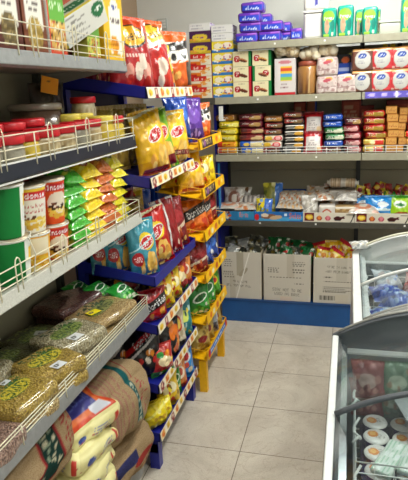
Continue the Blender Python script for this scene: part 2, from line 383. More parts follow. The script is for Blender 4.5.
# ------------------------------------------------------------------ left gondola shelving
GX0, GX1, GY0, GY1 = -1.22, -.81, .45, 2.042
gon = empty('gondola_shelving', (GX0, (GY0+GY1)/2, 0), 'long grey steel gondola shelving with cream wire fences down the left side', 'shelving')
def gpart(mb, name, mat, bevel=0, smooth=False, parent=gon):
    off = Vector((GX0, (GY0+GY1)/2, 0)); mb.v = [tuple(Vector(p)-off) for p in mb.v]
    return mb.build(name, mat, parent, bevel, smooth)
gpart(MB().box(GX0-.02, GX0, GY0, GY1, .1, 2.15), 'back_panel', BEIGE)
for y in (GY0, 1.22, GY1-.03):
    gpart(MB().box(GX0-.03, GX0+.025, y, y+.03, 0, 2.2), 'upright', M('upright_dark', '3c4038', .5))
def fence(z, x, parent, y0=GY0, y1=GY1, hgt=.075, loops=True):
    m = MB(); r = .0019
    for k, hz in enumerate((.012, hgt*.5, hgt) if loops else (.006, .018, .031, hgt)): m.tube([(x, y0+.004, z+hz), (x, y1-.004, z+hz)], r)
    y = y1-.02
    while y > y0:
        m.tube([(x+.004, y, z-.015), (x+.004, y, z+hgt)], r)
        yy = y-.075
        y -= .235
    y = y1-.17
    while y > y0 and loops:
        m.tube([(x+.003, y-.012, z-.015), (x+.003, y-.012, z+hgt+.004), (x+.003, y-.008, z+hgt+.016), (x+.003, y, z+hgt+.021), (x+.003, y+.008, z+hgt+.016), (x+.003, y+.012, z+hgt+.004), (x+.003, y+.012, z-.015)], r)
        y -= .235
    m.tube([(x, y1-.006, z+hgt), (x-.3, y1-.006, z+hgt*.9), (x-.3, y1-.006, z)], r)
    return gpart(m, 'wire_fence', WIRE, smooth=True, parent=parent)
DECKS = [(1.825, 1.787, -.825, STEEL, '9b9a93'), (1.545, 1.507, -.81, None, ''), (1.236, 1.195, -.808, None, ''), (.835, .79, -.805, None, '')]
NAVY = M('dark_navy_rail', '161d2c', .4); PALE = M('pale_rail', 'c9c8bf', .45, nscale=200, nvar=.1); GREYR = M('grey_rail', '8f9090', .45, .1, nscale=60, nvar=.08)
rails = [GREYR, NAVY, PALE, GREYR]
for (zt, zb, x, _, __), rm in zip(DECKS, rails):
    s = gpart(MB().box(GX0, x-.012, GY0, GY1, zt-.03, zt-.012), 'shelf', BEIGE if zt < 1.8 else STEEL)
    gpart(MB().prism([(x-.02, zt), (x-.004, zt), (x, zb+.004), (x, zb), (x-.012, zb-.006), (x-.02, zb-.006)], GY0, GY1), 'price_rail', rm, .0015, parent=s)
    if rm is NAVY:
        gpart(MB().box(x-.002, x+.002, GY0, GY1, zb-.008, zb-.004).box(x-.008, x-.003, GY0, GY1, zt, zt+.004), 'rail_trim', WHITE, parent=s)
    gpart(MB().prism([(GX0, zt-.03), (x-.06, zt-.03), (GX0, zt-.09)], GY1-.004, GY1-.001), 'bracket', STEEL, parent=s)
    fence(zt, x-.006, s, hgt=(.07, .07, .055, .042)[DECKS.index((zt, zb, x, _, __))], loops=zt > 1)
b_ = gpart(MB().box(GX0, -.86, GY0, 1.94, .13, .15), 'shelf', BEIGE)
gpart(MB().box(-.862, -.85, GY0, 1.94, .06, .165), 'price_rail', GREYR, parent=b_)
# ------------------------------------------------------------------ snack racks
def strip_art(seed):
    rn = random.Random(seed); L = [('fill', 'efe6cf')]
    n = 9
    for i in range(n):
        c = (i+.5)/n; k = (i+seed) % 3
        if k == 0: L += [('rect', c-.045, .1, c+.045, .95, 'f3d9a0'), ('ell', c, .5, .03, .38, 'd0661c'), ('ell', c+.01, .6, .014, .2, 'f1a23a')]
        elif k == 1: L += [('ell', c, .5, .034, .36, 'e8c12f'), ('ell', c-.01, .4, .014, .2, 'b98715')]
        else: L += [('ell', c, .5, .036, .5, '7d1220'), ('ell', c, .55, .016, .25, 'e9c9b0'), ('rect', c-.04, 0, c+.04, .12, 'b01c22')]
    return L
def ystrip_art(kind):
    if kind == 'M': return [('fill', 'f4bd10'), ('rect', .08, .12, .55, .88, '2a1c24'), ('txt', .31, .5, .4, .5, 'MAXI', 'e8c98a'), ('ell', .2, .5, .05, .3, '8a5a8a'), ('ell', .74, .5, .06, .3, 'e07a18'), ('ell', .88, .55, .04, .22, 'f7e08a')]
    if kind == 'blue': return [('fill', 'f0b80c'), ('rect', .03, .2, .97, .85, '2f6fc4'), ('txt', .5, .52, .75, .45, '-o-i-o-', 'dfe8f4'), ('ell', .07, .5, .05, .4, 'c22020'), ('ell', .95, .6, .05, .4, 'c22020')]
    return [('fill', 'f4bd10'), ('ell', .18, .5, .05, .35, 'd8731a'), ('ell', .32, .45, .05, .3, 'e8e0c0'), ('ell', .5, .5, .06, .35, 'c8641c'), ('ell', .66, .55, .04, .3, '9a5a20'), ('ell', .82, .5, .05, .25, 'f6e39a')]
def strip_mesh(name, x, y0, y1, zt, zb, art, n=(70, 9)):
    u, v = np.meshgrid(np.linspace(0, 1, n[0]), np.linspace(0, 1, n[1])); V_ = []
    for th in (0, .0015):
        V_ += list(zip((x+.007-.006*v-th).ravel(), (y0+(y1-y0)*u).ravel(), (zb+(zt-zb)*v).ravel()))
    F_ = grid_faces(n[0], n[1])+grid_faces(n[0], n[1], n[0]*n[1], True)
    c = paint(art, u.ravel(), v.ravel()); return mesh_from(name, V_, F_, np.concatenate([c, c]), False)
TS = .15
def tier_z(zt, xf, x): return zt-.043+(xf-x)*TS
BT = [(1.728, -.758, 'p'), (1.376, -.765, 'p'), (.956, -.772, 'b'), (.735, -.776, 'p'), (.445, -.79, 'p'), (.196, -.80, 'p')]
BY0, BY1 = 2.046, 2.69
rack = empty('snack_rack', (-.95, (BY0+BY1)/2, 0), 'navy blue metal snack rack with six sloping printed-edge tiers past the gondola', 'rack')
def rpart(mb, name, mat, par, org, bevel=0, smooth=False):
    mb.v = [tuple(Vector(p)-Vector(org)) for p in mb.v]; return mb.build(name, mat, par, bevel, smooth)
def make_tier(par, org, xf, zt, y0, y1, col, hgt, xb, art, side=.055, wires=False):
    z = zt-hgt; a = (xf-xb)*TS
    s = rpart(MB().prism([(xf-.003, z), (xf-.003, z+.004), (xb, z+a+.004), (xb, z+a)], y0, y1), 'tier', col, par, org)
    rpart(MB().box(xf-.003, xf, y0, y1, z, zt), 'lip', col, s, org)
    if wires:
        for yy in (y0+.003, y1-.003):
            m = MB().tube([(xf-.004, yy, zt), (xb+.12, yy, zt+.02), (xb+.05, yy, zt+.03)], .002).tube([(xf-.004, yy, z), (xf-.004, yy, zt)], .002)
            for q in (.3, .6): m.tube([(xf-(xf-xb)*q, yy, z+a*q), (xf-(xf-xb)*q, yy, zt+.02)], .0015)
            rpart(m, 'side_wire', YEL, s, org, smooth=True)
    else:
        for yy in (y0, y1-.004):
            rpart(MB().prism([(xf, z), (xf, zt), (xb, zt+a+.008), (xb, z+a-.002)], yy, yy+.004), 'side_panel', col, s, org)
    if art:
        me = strip_mesh('price_strip', xf-org[0]+.002, y0-org[1]+.002, y1-org[1]-.002, zt-org[2]-.001, z-org[2]+.002, art); put('price_strip', me, CARD, s)
    return s
org = (-.95, (BY0+BY1)/2, 0)
for k, (zt, xf, kind) in enumerate(BT):
    make_tier(rack, org, xf, zt, BY0, BY1, BLUE, .045, -1.12, strip_art(k+1) if kind == 'p' else None)
for y in (BY0+.005, BY1-.045):
    rpart(MB().box(-1.14, -1.10, y, y+.04, 0, 1.86), 'post', BLUE, rack, org)
    rpart(MB().box(-1.14, -.815, y, y+.04, .085, .135), 'foot_beam', BLUE, rack, org)
    rpart(MB().box(-.858, -.812, y, y+.045, 0, .15), 'leg', BLUE, rack, org)
rpart(MB().box(-1.135, -1.13, BY0, BY1, .15, 1.86), 'back_panel', M('dark_blue_sheet', '0b0f38', .6), rack, org)
YT = [(1.462, -.745, 'M'), (1.204, -.738, 'M'), (.971, -.736, 'f'), (.733, -.740, 'f'), (.483, -.744, 'f'), (.262, -.748, 'blue')]
YY0, YY1 = 2.74, 3.25
yr = empty('snack_rack', (-.9, (YY0+YY1)/2, 0), 'rack of six yellow-edged wire-sided tiers between the navy rack and the back wall', 'rack')
org = (-.9, (YY0+YY1)/2, 0)
for zt, xf, kind in YT: make_tier(yr, org, xf, zt+.004, YY0, YY1, YEL, .058, -1.0, ystrip_art(kind), wires=True)
SKY = M('blue_backing', '1d4fae', .4)
rpart(MB().box(-1.02, -1.005, YY0, YY1, .12, 1.62), 'back_panel', SKY, yr, org)
for y in (YY0+.01, YY1-.05):
    rpart(MB().box(-1.03, -.99, y, y+.035, 0, 1.64), 'post', SKY, yr, org)
    rpart(MB().box(-1.03, -.803, y+.002, y+.033, .09, .13), 'foot_beam', YEL, yr, org)
    rpart(MB().box(-.802, -.758, y, y+.035, 0, .2), 'leg', YEL, yr, org)

# ------------------------------------------------------------------ wall shelving along the back
WY0, WY1 = 3.79, 4.2
ws = empty('wall_shelving', (0, WY1, 0), 'taupe steel wall shelving with four decks and a blue plinth along the back wall', 'shelving')
TAUPE = M('taupe_steel', '8a8470', .55, nscale=6, nvar=.04); LIP = M('taupe_lip', '9e9a86', .5, nscale=30); BPL = M('blue_plinth_paint', '0f4f8f', .45, nscale=9, nvar=.12)
org = (0, WY1, 0)
def wpart(mb, name, mat, parent=ws, bevel=0, smooth=False): return rpart(mb, name, mat, parent, org, bevel, smooth)
for x0, x1 in ((-.9, .075), (.08, 1.05)):
    for z0, z1 in ((.2, .5), (.503, .8), (.803, 1.1), (1.103, 1.4), (1.403, 1.7), (1.703, 1.97)):
        wpart(MB().box(x0, x1, WY1-.02, WY1-.005, z0, z1), 'back_panel', TAUPE)
for x in (-.915, .062, 1.05): wpart(MB().box(x, x+.03, WY1-.035, WY1-.001, 0, 2.05), 'upright', M('upright_black', '25272a', .5))
wpart(MB().box(-.925, -.905, WY0+.05, WY1-.03, .2, 1.62), 'end_panel', BLUE)
wpart(MB().box(-.904, -.893, WY0+.03, WY0+.06, .79, 1.2), 'post', M('sky_blue_post', '2c7fc0', .4))
for zt, zb, xs in ((2.005, 1.962, ((-.73, .07), (.075, 1.05))), (1.655, 1.612, ((-.9, .072), (.077, 1.05))), (1.262, 1.217, ((-.91, .085), (.09, 1.05))), (.785, .748, ((-.9, .085), (.09, 1.05)))):
    for i, (a, b) in enumerate(xs):
        s = wpart(MB().box(a, b, WY0+.012, WY1-.02, zt-.02, zt), 'shelf', TAUPE)
        wpart(MB().box(a, b, WY0, WY0+.012, zb, zt+.003), 'lip', LIP if zt > .8 else M('shaded_lip', '4a473e', .5), s, .002)  # lowest deck's lip takes a darker colour that paints in its shadow
        for q in (.3, .7):
            wpart(MB().box(a+(b-a)*q, a+(b-a)*q+.012, WY0-.001, WY0, zb+.02, zb+.032), 'sticker', WHITE, s)
        if zt < 1.3 and zt > 1:
            m = MB(); r = .0024; yf = WY0+.006
            for hz in (.012, .03, .05): m.tube([(a+.02, yf, zt+hz), (b-.02, yf, zt+hz)], r)
            n = 14
            for k in range(n+1): m.tube([(a+.02+(b-a-.04)*k/n, yf+.003, zt), (a+.02+(b-a-.04)*k/n, yf+.003, zt+.05)], r)
            m.tube([(a+.02, yf, zt+.05), (a+.02, WY1-.1, zt+.05)], r)
            wpart(m, 'wire_fence', WIREW, s, smooth=True)
        if zt < 1.7 and zt > 1.6 and i == 1:
            me = strip_mesh('price_strip', 0, a+.02, b, 0, -.04, [('fill', '5a4fb0')]+[('ell', k/12+.04, .5, .022, .25, 'b9a9ea') for k in range(12)]+[('rect', .2+k*.27, 0, .203+k*.27, 1, 'e8e8f0') for k in range(3)], (90, 7))
            ob = put('price_strip', me, CARD, s, loc=(0, WY0-WY1-.003, zt+.003), rot=(0, 0, -PI/2))
            ob.matrix_local = Matrix(((0, 1, 0, 0), (-1, 0, 0, WY0-WY1-.0035), (0, 0, 1, zt+.003), (0, 0, 0, 1)))
# side extension carrying the wafer cartons
s = wpart(MB().box(-1.12, -.9, WY0+.01, WY1-.02, 1.635, 1.655), 'shelf', TAUPE); wpart(MB().box(-1.12, -.9, WY0, WY0+.01, 1.612, 1.658), 'lip', M('shaded_lip', '4a473e', .5), s)
wpart(MB().box(-.875, -.845, WY0-.004, WY0, 1.5, 1.6).box(-.845, -.83, WY0-.004, WY0, 1.5, 1.512), 'shelf_tag', WHITE)
wpart(MB().box(-.9, 1.05, WY0, WY1, 0, .17), 'plinth', BPL); wpart(MB().box(-.9, 1.05, WY0-.006, WY1, .165, .18), 'plinth_edge', M('blue_plinth_edge', '0c3f76', .4))

# ------------------------------------------------------------------ goods: gondola, top shelf (spice cartons)
SIDE = lambda c: {'left': [('fill', c)], 'right': [('fill', c)], 'top': [('fill', c)], 'back': [('fill', c)], 'bottom': [('fill', c)]}
def carton(key, w, d, h, front, sidecol, r=.0015, n=(20, 6, 26), extra=None):
    a = SIDE(sidecol); a['front'] = front
    if extra: a.update(extra)
    return cached(key, lambda: block(key, w, d, h, a, r, n))
def spice_front(bg, seeds, label='f1ece2', hdr=None):
    L = [('fill', bg), ('rect', .14, .3, .86, 1, label), ('ell', .5, .24, .34, .22, seeds[0]), ('blob', 80, .2, .06, .8, .42, .035, seeds, 3, 1.6)]
    L += [('rect', 0, 0, 1, .05, bg), ('lines', .25, .54, .75, .74, 3, '5a4a44', 5)]
    return L
SEEDA = ['6b5a34', '9a8350', '7c6a3e', 'b39c63']; SEEDB = ['a88a3a', 'c9ab5a', '8a6c2a', 'd8bd72']
ZT = 1.826
box1 = carton('c_brown1', .115, .07, .2, spice_front('5f2a1e', SEEDA), '4a2118')
box2 = carton('c_brown2', .12, .07, .2, spice_front('7a3f22', SEEDB), '5a2e1a')
box3 = carton('c_green', .1, .07, .19, [('fill', '5fae3a'), ('rect', 0, 0, 1, .5, 'd8b060'), ('blob', 60, .08, .06, .92, .5, .05, ['c9402a', 'f0d8a0', '3c2a1c', 'e0b23c', 'f3e6c4'], 4, 1.8), ('rect', 0, 0, 1, .05, 'd8482a'), ('rect', 0, 0, .07, 1, 'd8482a'), ('rect', .07, .52, .93, 1, '66b13b'), ('ell', .42, .93, .2, .07, 'c8202a'), ('txt', .5, .72, .7, .1, 'CHANA', 'd9efc8')], 'ece6dc')
def spice_box(me, y, x, lab, rot=90, z=ZT, h=None):
    return item('spice_carton', me, CARD, (x, y, z), (0, 0, R(rot)), lab, 'box')
spice_box(box1, 1.325, -.885, 'brown seed carton with white label nearest the viewer on the gondola top shelf')
spice_box(box2, 1.45, -.885, 'lighter brown seed carton with white label between the dark brown one and the green one')
spice_box(box3, 1.575, -.885, 'green and red bean carton upright on the gondola top shelf')
dbox = carton('c_dark', .1, .06, .2, [('fill', '3a1f18'), ('rect', .1, .1, .9, .6, '5a2c22'), ('ell', .5, .7, .3, .1, 'a8342a')], '2c1712')
spice_box(dbox, 1.63, -.97, 'dark brown carton standing behind the tilted white carton')
rbox = carton('c_redb', .12, .06, .21, [('fill', 'a84a2c'), ('rect', 0, .5, 1, .62, 'd9a05a'), ('blob', 30, .1, .1, .9, .45, .06, ['c0642c', '7a2a1a', 'd8a24a'], 8)], '7a3020')
spice_box(rbox, 1.80, -.975, 'rust red carton standing behind the fence under the tilted white carton')
gbox = carton('c_smallgreen', .1, .06, .13, [('fill', 'c9c85a'), ('rect', 0, .55, 1, 1, '6aa53e'), ('blob', 40, .05, .05, .95, .5, .06, ['7aa53a', 'e3c64a', 'b8482a'], 9), ('rect', 0, 0, 1, .08, 'c8482a')], 'b8b04a')
spice_box(gbox, 1.84, -.89, 'small green and yellow carton under the tilted white carton')
ybox = carton('c_yellow', .165, .07, .225, [('fill', 'e9b91c'), ('rect', .3, .1, .88, .82, 'f3efe4'), ('ell', .58, .84, .2, .1, 'f3efe4'), ('txt', .56, .82, .26, .07, 'MP', '3a4a9a'), ('txt', .58, .62, .46, .05, 'TURMERIC', '6a5a58'), ('ell', .5, .24, .2, .14, 'e39a12'), ('blob', 20, .35, .12, .66, .34, .035, ['d88a10', 'c97a0c'], 2), ('blob', 8, .75, .05, .98, .4, .03, ['fff6d8'], 4)], 'd9a818')
spice_box(ybox, 1.99, -.88, 'tall yellow carton with white label at the far end of the gondola top shelf', 88)
obox = carton('c_orange', .12, .06, .22, [('fill', 'c9551d'), ('rect', .1, .5, .9, .9, 'e8a04a'), ('ell', .5, .25, .3, .14, '8a3212')], '8f3a14')
spice_box(obox, 1.86, -1.0, 'orange carton behind the yellow one on the gondola top shelf')
# tilted white and green carton, with its printed side
tw = [('fill', 'dcdad2'), ('lines', .08, .08, .62, .92, 12, '8e8b84', 7), ('ell', .8, .62, .15, .26, '1f6b3c'), ('txt', .8, .62, .2, .14, 'MP', 'e8efe4'), ('vband', .985, 0, .03, 'e6d23c')]
tt = [('fill', 'cfc9bb'), ('rect', 0, 0, 1, .15, 'e6d23c'), ('ell', .5, .5, .3, .3, '1f6b3c'), ('txt', .5, .5, .4, .16, 'MP', 'e8efe4')]
tme = cached('c_tilt', lambda: block('c_tilt', .225, .085, .09, {'front': tw, 'top': tt, 'right': tt, 'left': tt, 'back': tw, 'bottom': tt}, .0015, (44, 16, 20)))
item('spice_carton', tme, CARD, (-.875, 1.775, 1.905), (R(8), R(-27), R(72)), 'white carton with green oval badge lying tilted on top of other cartons', 'box')
bl = cached('bluepack', lambda: pillow('bluepack', .32, .24, .13, [('fill', '2c4f9e'), ('band', .2, .6, .04, '4f76c4'), ('band', .5, .4, .03, '1d3576')], 3))
item('snack_bag', bl, FOIL, (-1.08, 2.2, 2.0), (0, 0, R(60)), 'large plain blue bag rising behind the yellow carton and red snack bag', 'bag')
MB().box(-1.22, -.99, 2.1, 2.5, 1.98, 2.0)  # (sheet the blue bag rests on is built with the rack below)
rpart(MB().box(-1.13, -.98, BY0, BY1, 1.975, 1.998).box(-1.13, -1.10, BY0+.005, BY0+.045, 1.85, 1.98).box(-1.13, -1.10, BY1-.045, BY1-.005, 1.85, 1.98), 'top_sheet', BLUE, rack, (-.95, (BY0+BY1)/2, 0))

# ------------------------------------------------------------------ gondola second shelf: jars
REDL = M('red_lid', 'c01420', .35); YELL = M('cream_lid', 'd8c24a', .4)
def jar(x, y, z, r, h, lid, body, lab, label_art=None, lidh=.021, rz=52, group=None):
    h = h+.014; r = r*1.04
    t = empty('jar', (x, y, z), lab, 'jar', group, R(rz))
    bc = {'glass': [('fill', '8f8a78'), ('blob', 60, 0, .05, 1, .8, .04, ['b9b49c', '6d5f45', 'c9c0a0', '4a3a28'], 5)], 'brown': [('fill', '7a4a26'), ('grain', 0, 0, 1, 1, ['8a5a30', '6b3c1c', '9a6a3c'], 5)],
          'cream': [('fill', 'c9bfa0'), ('grain', 0, .05, 1, .85, ['d6cba8', 'b9a67c', 'a48c5c'], 6)], 'yellow': [('fill', 'd2b62a')], 'dark': [('fill', '3a2c1c'), ('grain', 0, 0, 1, .8, ['4a3722', '2c2014', '6a5230'], 4)]}[body]
    art = bc+([('rect', .3, .15, .7, .8, label_art), ('lines', .36, .25, .64, .7, 3, '54504a', 3)] if label_art else [])
    put('body', lathe('body', [(r*.9, 0), (r, .006), (r, h*.82), (r*.93, h*.9), (r*.9, h)], art, 32), FILM, t)
    lr = r*1.0; me = lathe('lid', [(lr, h-.004), (lr*1.03, h), (lr*1.03, h+lidh-.003), (lr*.97, h+lidh), (.001, h+lidh)], None, 32)
    o = put('lid', me, REDL if lid == 'r' else YELL, t); return t
ZJ = 1.517
J = [(-.868, 1.16, .048, .062, 'r', 'glass', 'clear flat-lidded jar at the near end of the fence row', None),
     (-.868, 1.262, .048, .062, 'r', 'glass', 'wide clear jar with red lid just left of the yellow-labelled jar', None),
     (-.868, 1.352, .040, .062, 'r', 'yellow', 'jar with bright yellow wrapper and red lid at the fence', 'e8dc2a'),
     (-.868, 1.452, .048, .065, 'r', 'cream', 'clear jar of pale contents with red lid, second right of the yellow wrapper', None),
     (-.868, 1.556, .044, .068, 'r', 'cream', 'red lidded jar with small white label in the middle of the fence row', 'd9d6cc'),
     (-.868, 1.652, .044, .072, 'r', 'glass', 'red-lidded clear jar third from the far end of the fence row', None),
     (-.868, 1.750, .044, .074, 'r', 'cream', 'red lidded jar of pale paste second from the far end of the fence row', 'd9d2bc'),
     (-.868, 1.852, .046, .080, 'y', 'yellow', 'jar with cream yellow lid at the far end of the fence row', 'e4cf3a'),
     (-.870, 1.955, .044, .075, 'r', 'yellow', 'squat jar with yellow body and red lid in the far corner of the shelf', None)]
for x, y, r, h, l, b, lb, la in J: jar(x, y, ZJ, r, h, l, b, lb, la)
for i, (y, l, h) in enumerate([(1.22, 'r', .085), (1.33, 'r', .085), (1.44, 'r', .085), (1.55, 'r', .09), (1.9, 'y', .09)]):
    jar(-.972, y, ZJ, .048, h, l, 'glass', 'clear jar with %s lid in the second row, %s' % ('red' if l == 'r' else 'cream', ['at the near end', 'second from the near end', 'third from the near end', 'in front of the big brown tub', 'at the far end'][i]))
jar(-1.0, 1.995, ZJ, .046, .15, 'r', 'cream', 'taller jar with red lid and yellow label standing behind the far jars', 'e8d23a', .02)
jar(-.97, 1.80, ZJ, .045, .092, 'y', 'cream', 'pale jar with cream lid between the brown tub and the tall jar')
# big clear tub of brown contents
tub = empty('storage_tub', (-1.05, 1.73, ZJ), 'large round clear tub of brown spice with a clear rim lid', 'tub', None, R(90))
put('body', lathe('body', [(.075, 0), (.082, .01), (.085, .15)], [('fill', '80512c'), ('rect', 0, .86, 1, 1, '4a3a2c'), ('grain', 0, 0, 1, .86, ['85552e', '75481f', '90603a'], 7)], 40), FILM, tub)
put('lid', lathe('lid', [(.086, .145), (.091, .147), (.091, .164), (.085, .168), (.001, .168)], [('fill', '8c8576'), ('blob', 24, 0, 0, 1, .6, .02, ['d9d6ca'], 3, .6)], 40), FILM, tub)
bagd = cached('darkbag', lambda: pillow('darkbag', .15, .24, .09, [('fill', '3a332b'), ('blob', 14, .1, .1, .9, .9, .05, ['4c4338', '2b2620', '5a5044'], 3), ('ell', .8, .55, .05, .04, 'c9c7bf')], 12))
db = empty('spice_bag', (-1.12, 1.935, ZJ), 'dark clear spice bag with an orange tag behind the brown tub', 'bag', None, R(60))
put('body', bagd, FILM, db)
put('price_tag', block('tag', .07, .002, .06, {'all': [('fill', 'e8960c')], 'front': [('fill', 'e8960c'), ('lines', .25, .6, .8, .85, 1, '4a2a10', 3)]}, .0005, (12, 2, 12)), CARD, db, (-.02, -.055, .20), (0, R(12), 0))

# ------------------------------------------------------------------ gondola third shelf: noodle cups
def cup_art(kind):
    if kind == 'g': return [('fill', 'eef0ea'), ('rect', .22, 0, .62, 1, '0f7a35'), ('band', -.3, 3.0, .25, '0f7a35'), ('rect', .36, 0, .62, 1, '0f7a35'), ('rect', .66, .6, .9, .85, 'f0c93c')]
    if kind == 'w': return [('fill', 'e9e2d4'), ('rect', 0, .86, 1, 1, 'e6c23a'), ('rect', .3, .74, .7, .93, 'c81e26'), ('txt', .5, .84, .3, .13, 'Indomie', 'f2f2f8'), ('txt', .5, .62, .28, .09, 'Chicken', 'c0504a'), ('txt', .5, .5, .24, .08, 'Noodle', 'c0504a'), ('blob', 40, .36, .06, .66, .34, .035, ['e3c04a', 'd8a83a', 'f1dc8a'], 3), ('blob', 8, .36, .3, .52, .4, .025, ['8a4a22', '5a2c12'], 4), ('rect', .74, 0, 1, 1, 'd8501c')]
    if kind == 'y': return [('fill', 'e7a91c'), ('rect', .3, .55, .66, .95, 'e9dcc0'), ('blob', 40, .3, .05, .7, .5, .04, ['e3b83a', 'f1dc8a', 'c98a1a'], 3)]
    return [('fill', 'd9501c'), ('vband', .3, .12, .02, 'e9e2d4'), ('rect', .42, .78, .7, .95, 'b81e26'), ('txt', .55, .87, .24, .1, 'Indomie', 'f2f2f8'), ('ell', .55, .5, .13, .26, 'e9dcc8'), ('blob', 30, .44, .12, .68, .38, .035, ['e3c04a', 'd8a83a', 'f1dc8a'], 3), ('blob', 9, .44, .34, .62, .5, .03, ['6a3418', '3c1c0c'], 4)]
FOILLID = M('silver_foil_lid', 'b9ab92', .35, .6, nscale=40, nvar=.15)
def cup(kind, r, h, x, y, z, lab, rz=70):
    rz = rz-32
    t = empty('noodle_cup', (x, y, z), lab, 'cup', None, R(rz))
    put('cup_body', cached('cup_%s_%.3f' % (kind, r), lambda: lathe('cup_body', [(r*.74, 0), (r*.76, .003)]+[(r*(.76+.2*k/33), .003+(h-.01)*k/33) for k in range(1, 34)], cup_art(kind), 132)), CARD, t)
    put('rim', cached('rim_%.3f_%.3f' % (r, h), lambda: lathe('rim', [(r*.95, h-.009), (r*1.0, h-.007), (r*1.0, h-.003), (r*.94, h-.002)], None, 36, False)), WHITE, t)
    put('foil_lid', cached('fl_%.3f_%.3f' % (r, h), lambda: lathe('foil_lid', [(r*.99, h-.003), (r*.985, h), (.001, h+.001)], None, 36)), FOILLID, t); return t
ZC3 = 1.208
cols3 = [(1.232, 'g', 'g', 'green noodle cup'), (1.352, 'w', 'y', 'noodle cup'), (1.462, 'o', 'o', 'orange noodle cup')]
cup('g', .060, .142, -.872, 1.225, ZC3, 'green noodle cup with white flash, lower of the pair tied with string')
cup('g', .060, .142, -.872, 1.225, ZC3+.143, 'green noodle cup with white flash, upper of the pair tied with string', 78)
cup('y', .052, .128, -.872, 1.340, ZC3, 'yellow noodle cup underneath the cream one')
cup('w', .053, .134, -.872, 1.342, ZC3+.129, 'cream noodle cup with red name panel stacked on the yellow one', 78)
cup('o', .050, .126, -.872, 1.455, ZC3, 'orange noodle cup underneath the other orange one by the green packets')
cup('o', .051, .136, -.872, 1.456, ZC3+.127, 'upper orange noodle cup with a noodle picture beside the green packets', 82)
for i, (y, k) in enumerate([(1.25, 'w'), (1.37, 'w'), (1.49, 'o')]):
    for j in (0, 1):
        cup(k, .052, .132, -.985, y, ZC3+j*.133, '%s noodle cup in the second row behind the %s cups, %s one' % ('white' if k == 'w' else 'orange', ['green', 'cream', 'orange'][i], ['lower', 'upper'][j]))
for i, y in enumerate((1.22, 1.34, 1.46)):
    cup('g', .05, .13, -1.1, y, ZC3+.0, 'green noodle cup in the back row, %s' % ['nearest', 'middle', 'farthest'][i])
st = MB()
pts = [(-.872+.0605*math.cos(a), 1.225+.0605*math.sin(a), ZC3+.141+.004*math.sin(3*a)) for a in np.linspace(0, 2*PI, 30)]
st.tube(pts, .0018).tube([(-.814, 1.235, ZC3+.136), (-.806, 1.245, ZC3+.09), (-.812, 1.235, ZC3+.03)], .0016).tube([(-.812, 1.225, ZC3+.137), (-.80, 1.26, ZC3+.142), (-.806, 1.275, ZC3+.13)], .0018)
tag(st.build('string', M('clear_string', 'd9d6c8', .3), smooth=True), 'pale plastic string tied round the two green noodle cups', 'string')

# noodle packets
def noodle_art(base, dark, acc):
    return [('fill', base), ('band', .25, .2, .05, acc), ('ell', .42, .42, .17, .13, dark), ('ell', .42, .42, .11, .08, 'efe6d0'), ('rect', .5, .6, .86, .8, 'b81c22'), ('txt', .68, .7, .32, .12, 'Indomie', 'f4f4f4'), ('rect', 0, .94, 1, 1, acc), ('ell', .12, .7, .1, .08, acc), ('rect', .8, .2, .94, .42, 'f0f0ea')]
NK = {'green': (noodle_art('3fae2a', '157a2c', 'd9e84a'), 'green'), 'yellow': (noodle_art('f0cf12', 'c22420', 'f7ee5a'), 'yellow'), 'orange': (noodle_art('c8641c', '7a2e12', 'e9a23a'), 'orange brown'), 'lemon': (noodle_art('e3d416', '3c6a2a', 'f6f08a'), 'lemon yellow')}
NUM = ['lowest', 'second up', 'third up', 'fourth up', 'fifth up', 'sixth up', 'seventh up', 'eighth up']
def posn(i, n): return 'topmost' if i == n-1 else NUM[i]
rn = random.Random(5)
for cname, yc, where, n in (('green', 1.60, '', 7), ('yellow', 1.727, '', 7), ('orange', 1.852, '', 7), ('lemon', 1.966, '', 7)):
    art, cn = NK[cname]
    for i in range(n):
        me = cached('noodle_%s%d' % (cname, i % 2), lambda: pillow('noodle_packet', .122, .13, .056, art, 20+i % 2, 1.0, (24, 28)))
        item('noodle_packet', me, FILM if cname != 'x' else FOIL, ((-.844-.003*('yellow', 'orange', 'lemon').index(cname) if cname != 'green' else -.842)+rn.uniform(-.006, .006)-i*.002, yc+rn.uniform(-.004, .004), ZC3+.006+i*.036), (R(-66+rn.uniform(-5, 5)), R(rn.uniform(-5, 5)), R(84+rn.uniform(-9, 9))), '%s instant noodle packet, %s in the front %s stack' % (cn, posn(i, n), cn), 'packet', 'instant noodle packets on the third gondola shelf')
    for i in range(6):
        me = CACHE['noodle_%s0' % cname]
        item('noodle_packet', me, FILM, (-1.06, yc, ZC3+.028+i*.036), (R(-90), 0, R(90+rn.uniform(-8, 8))), '%s instant noodle packet, %s in the hidden back %s stack' % (cn, posn(i, 6), cn), 'packet', 'instant noodle packets on the third gondola shelf')

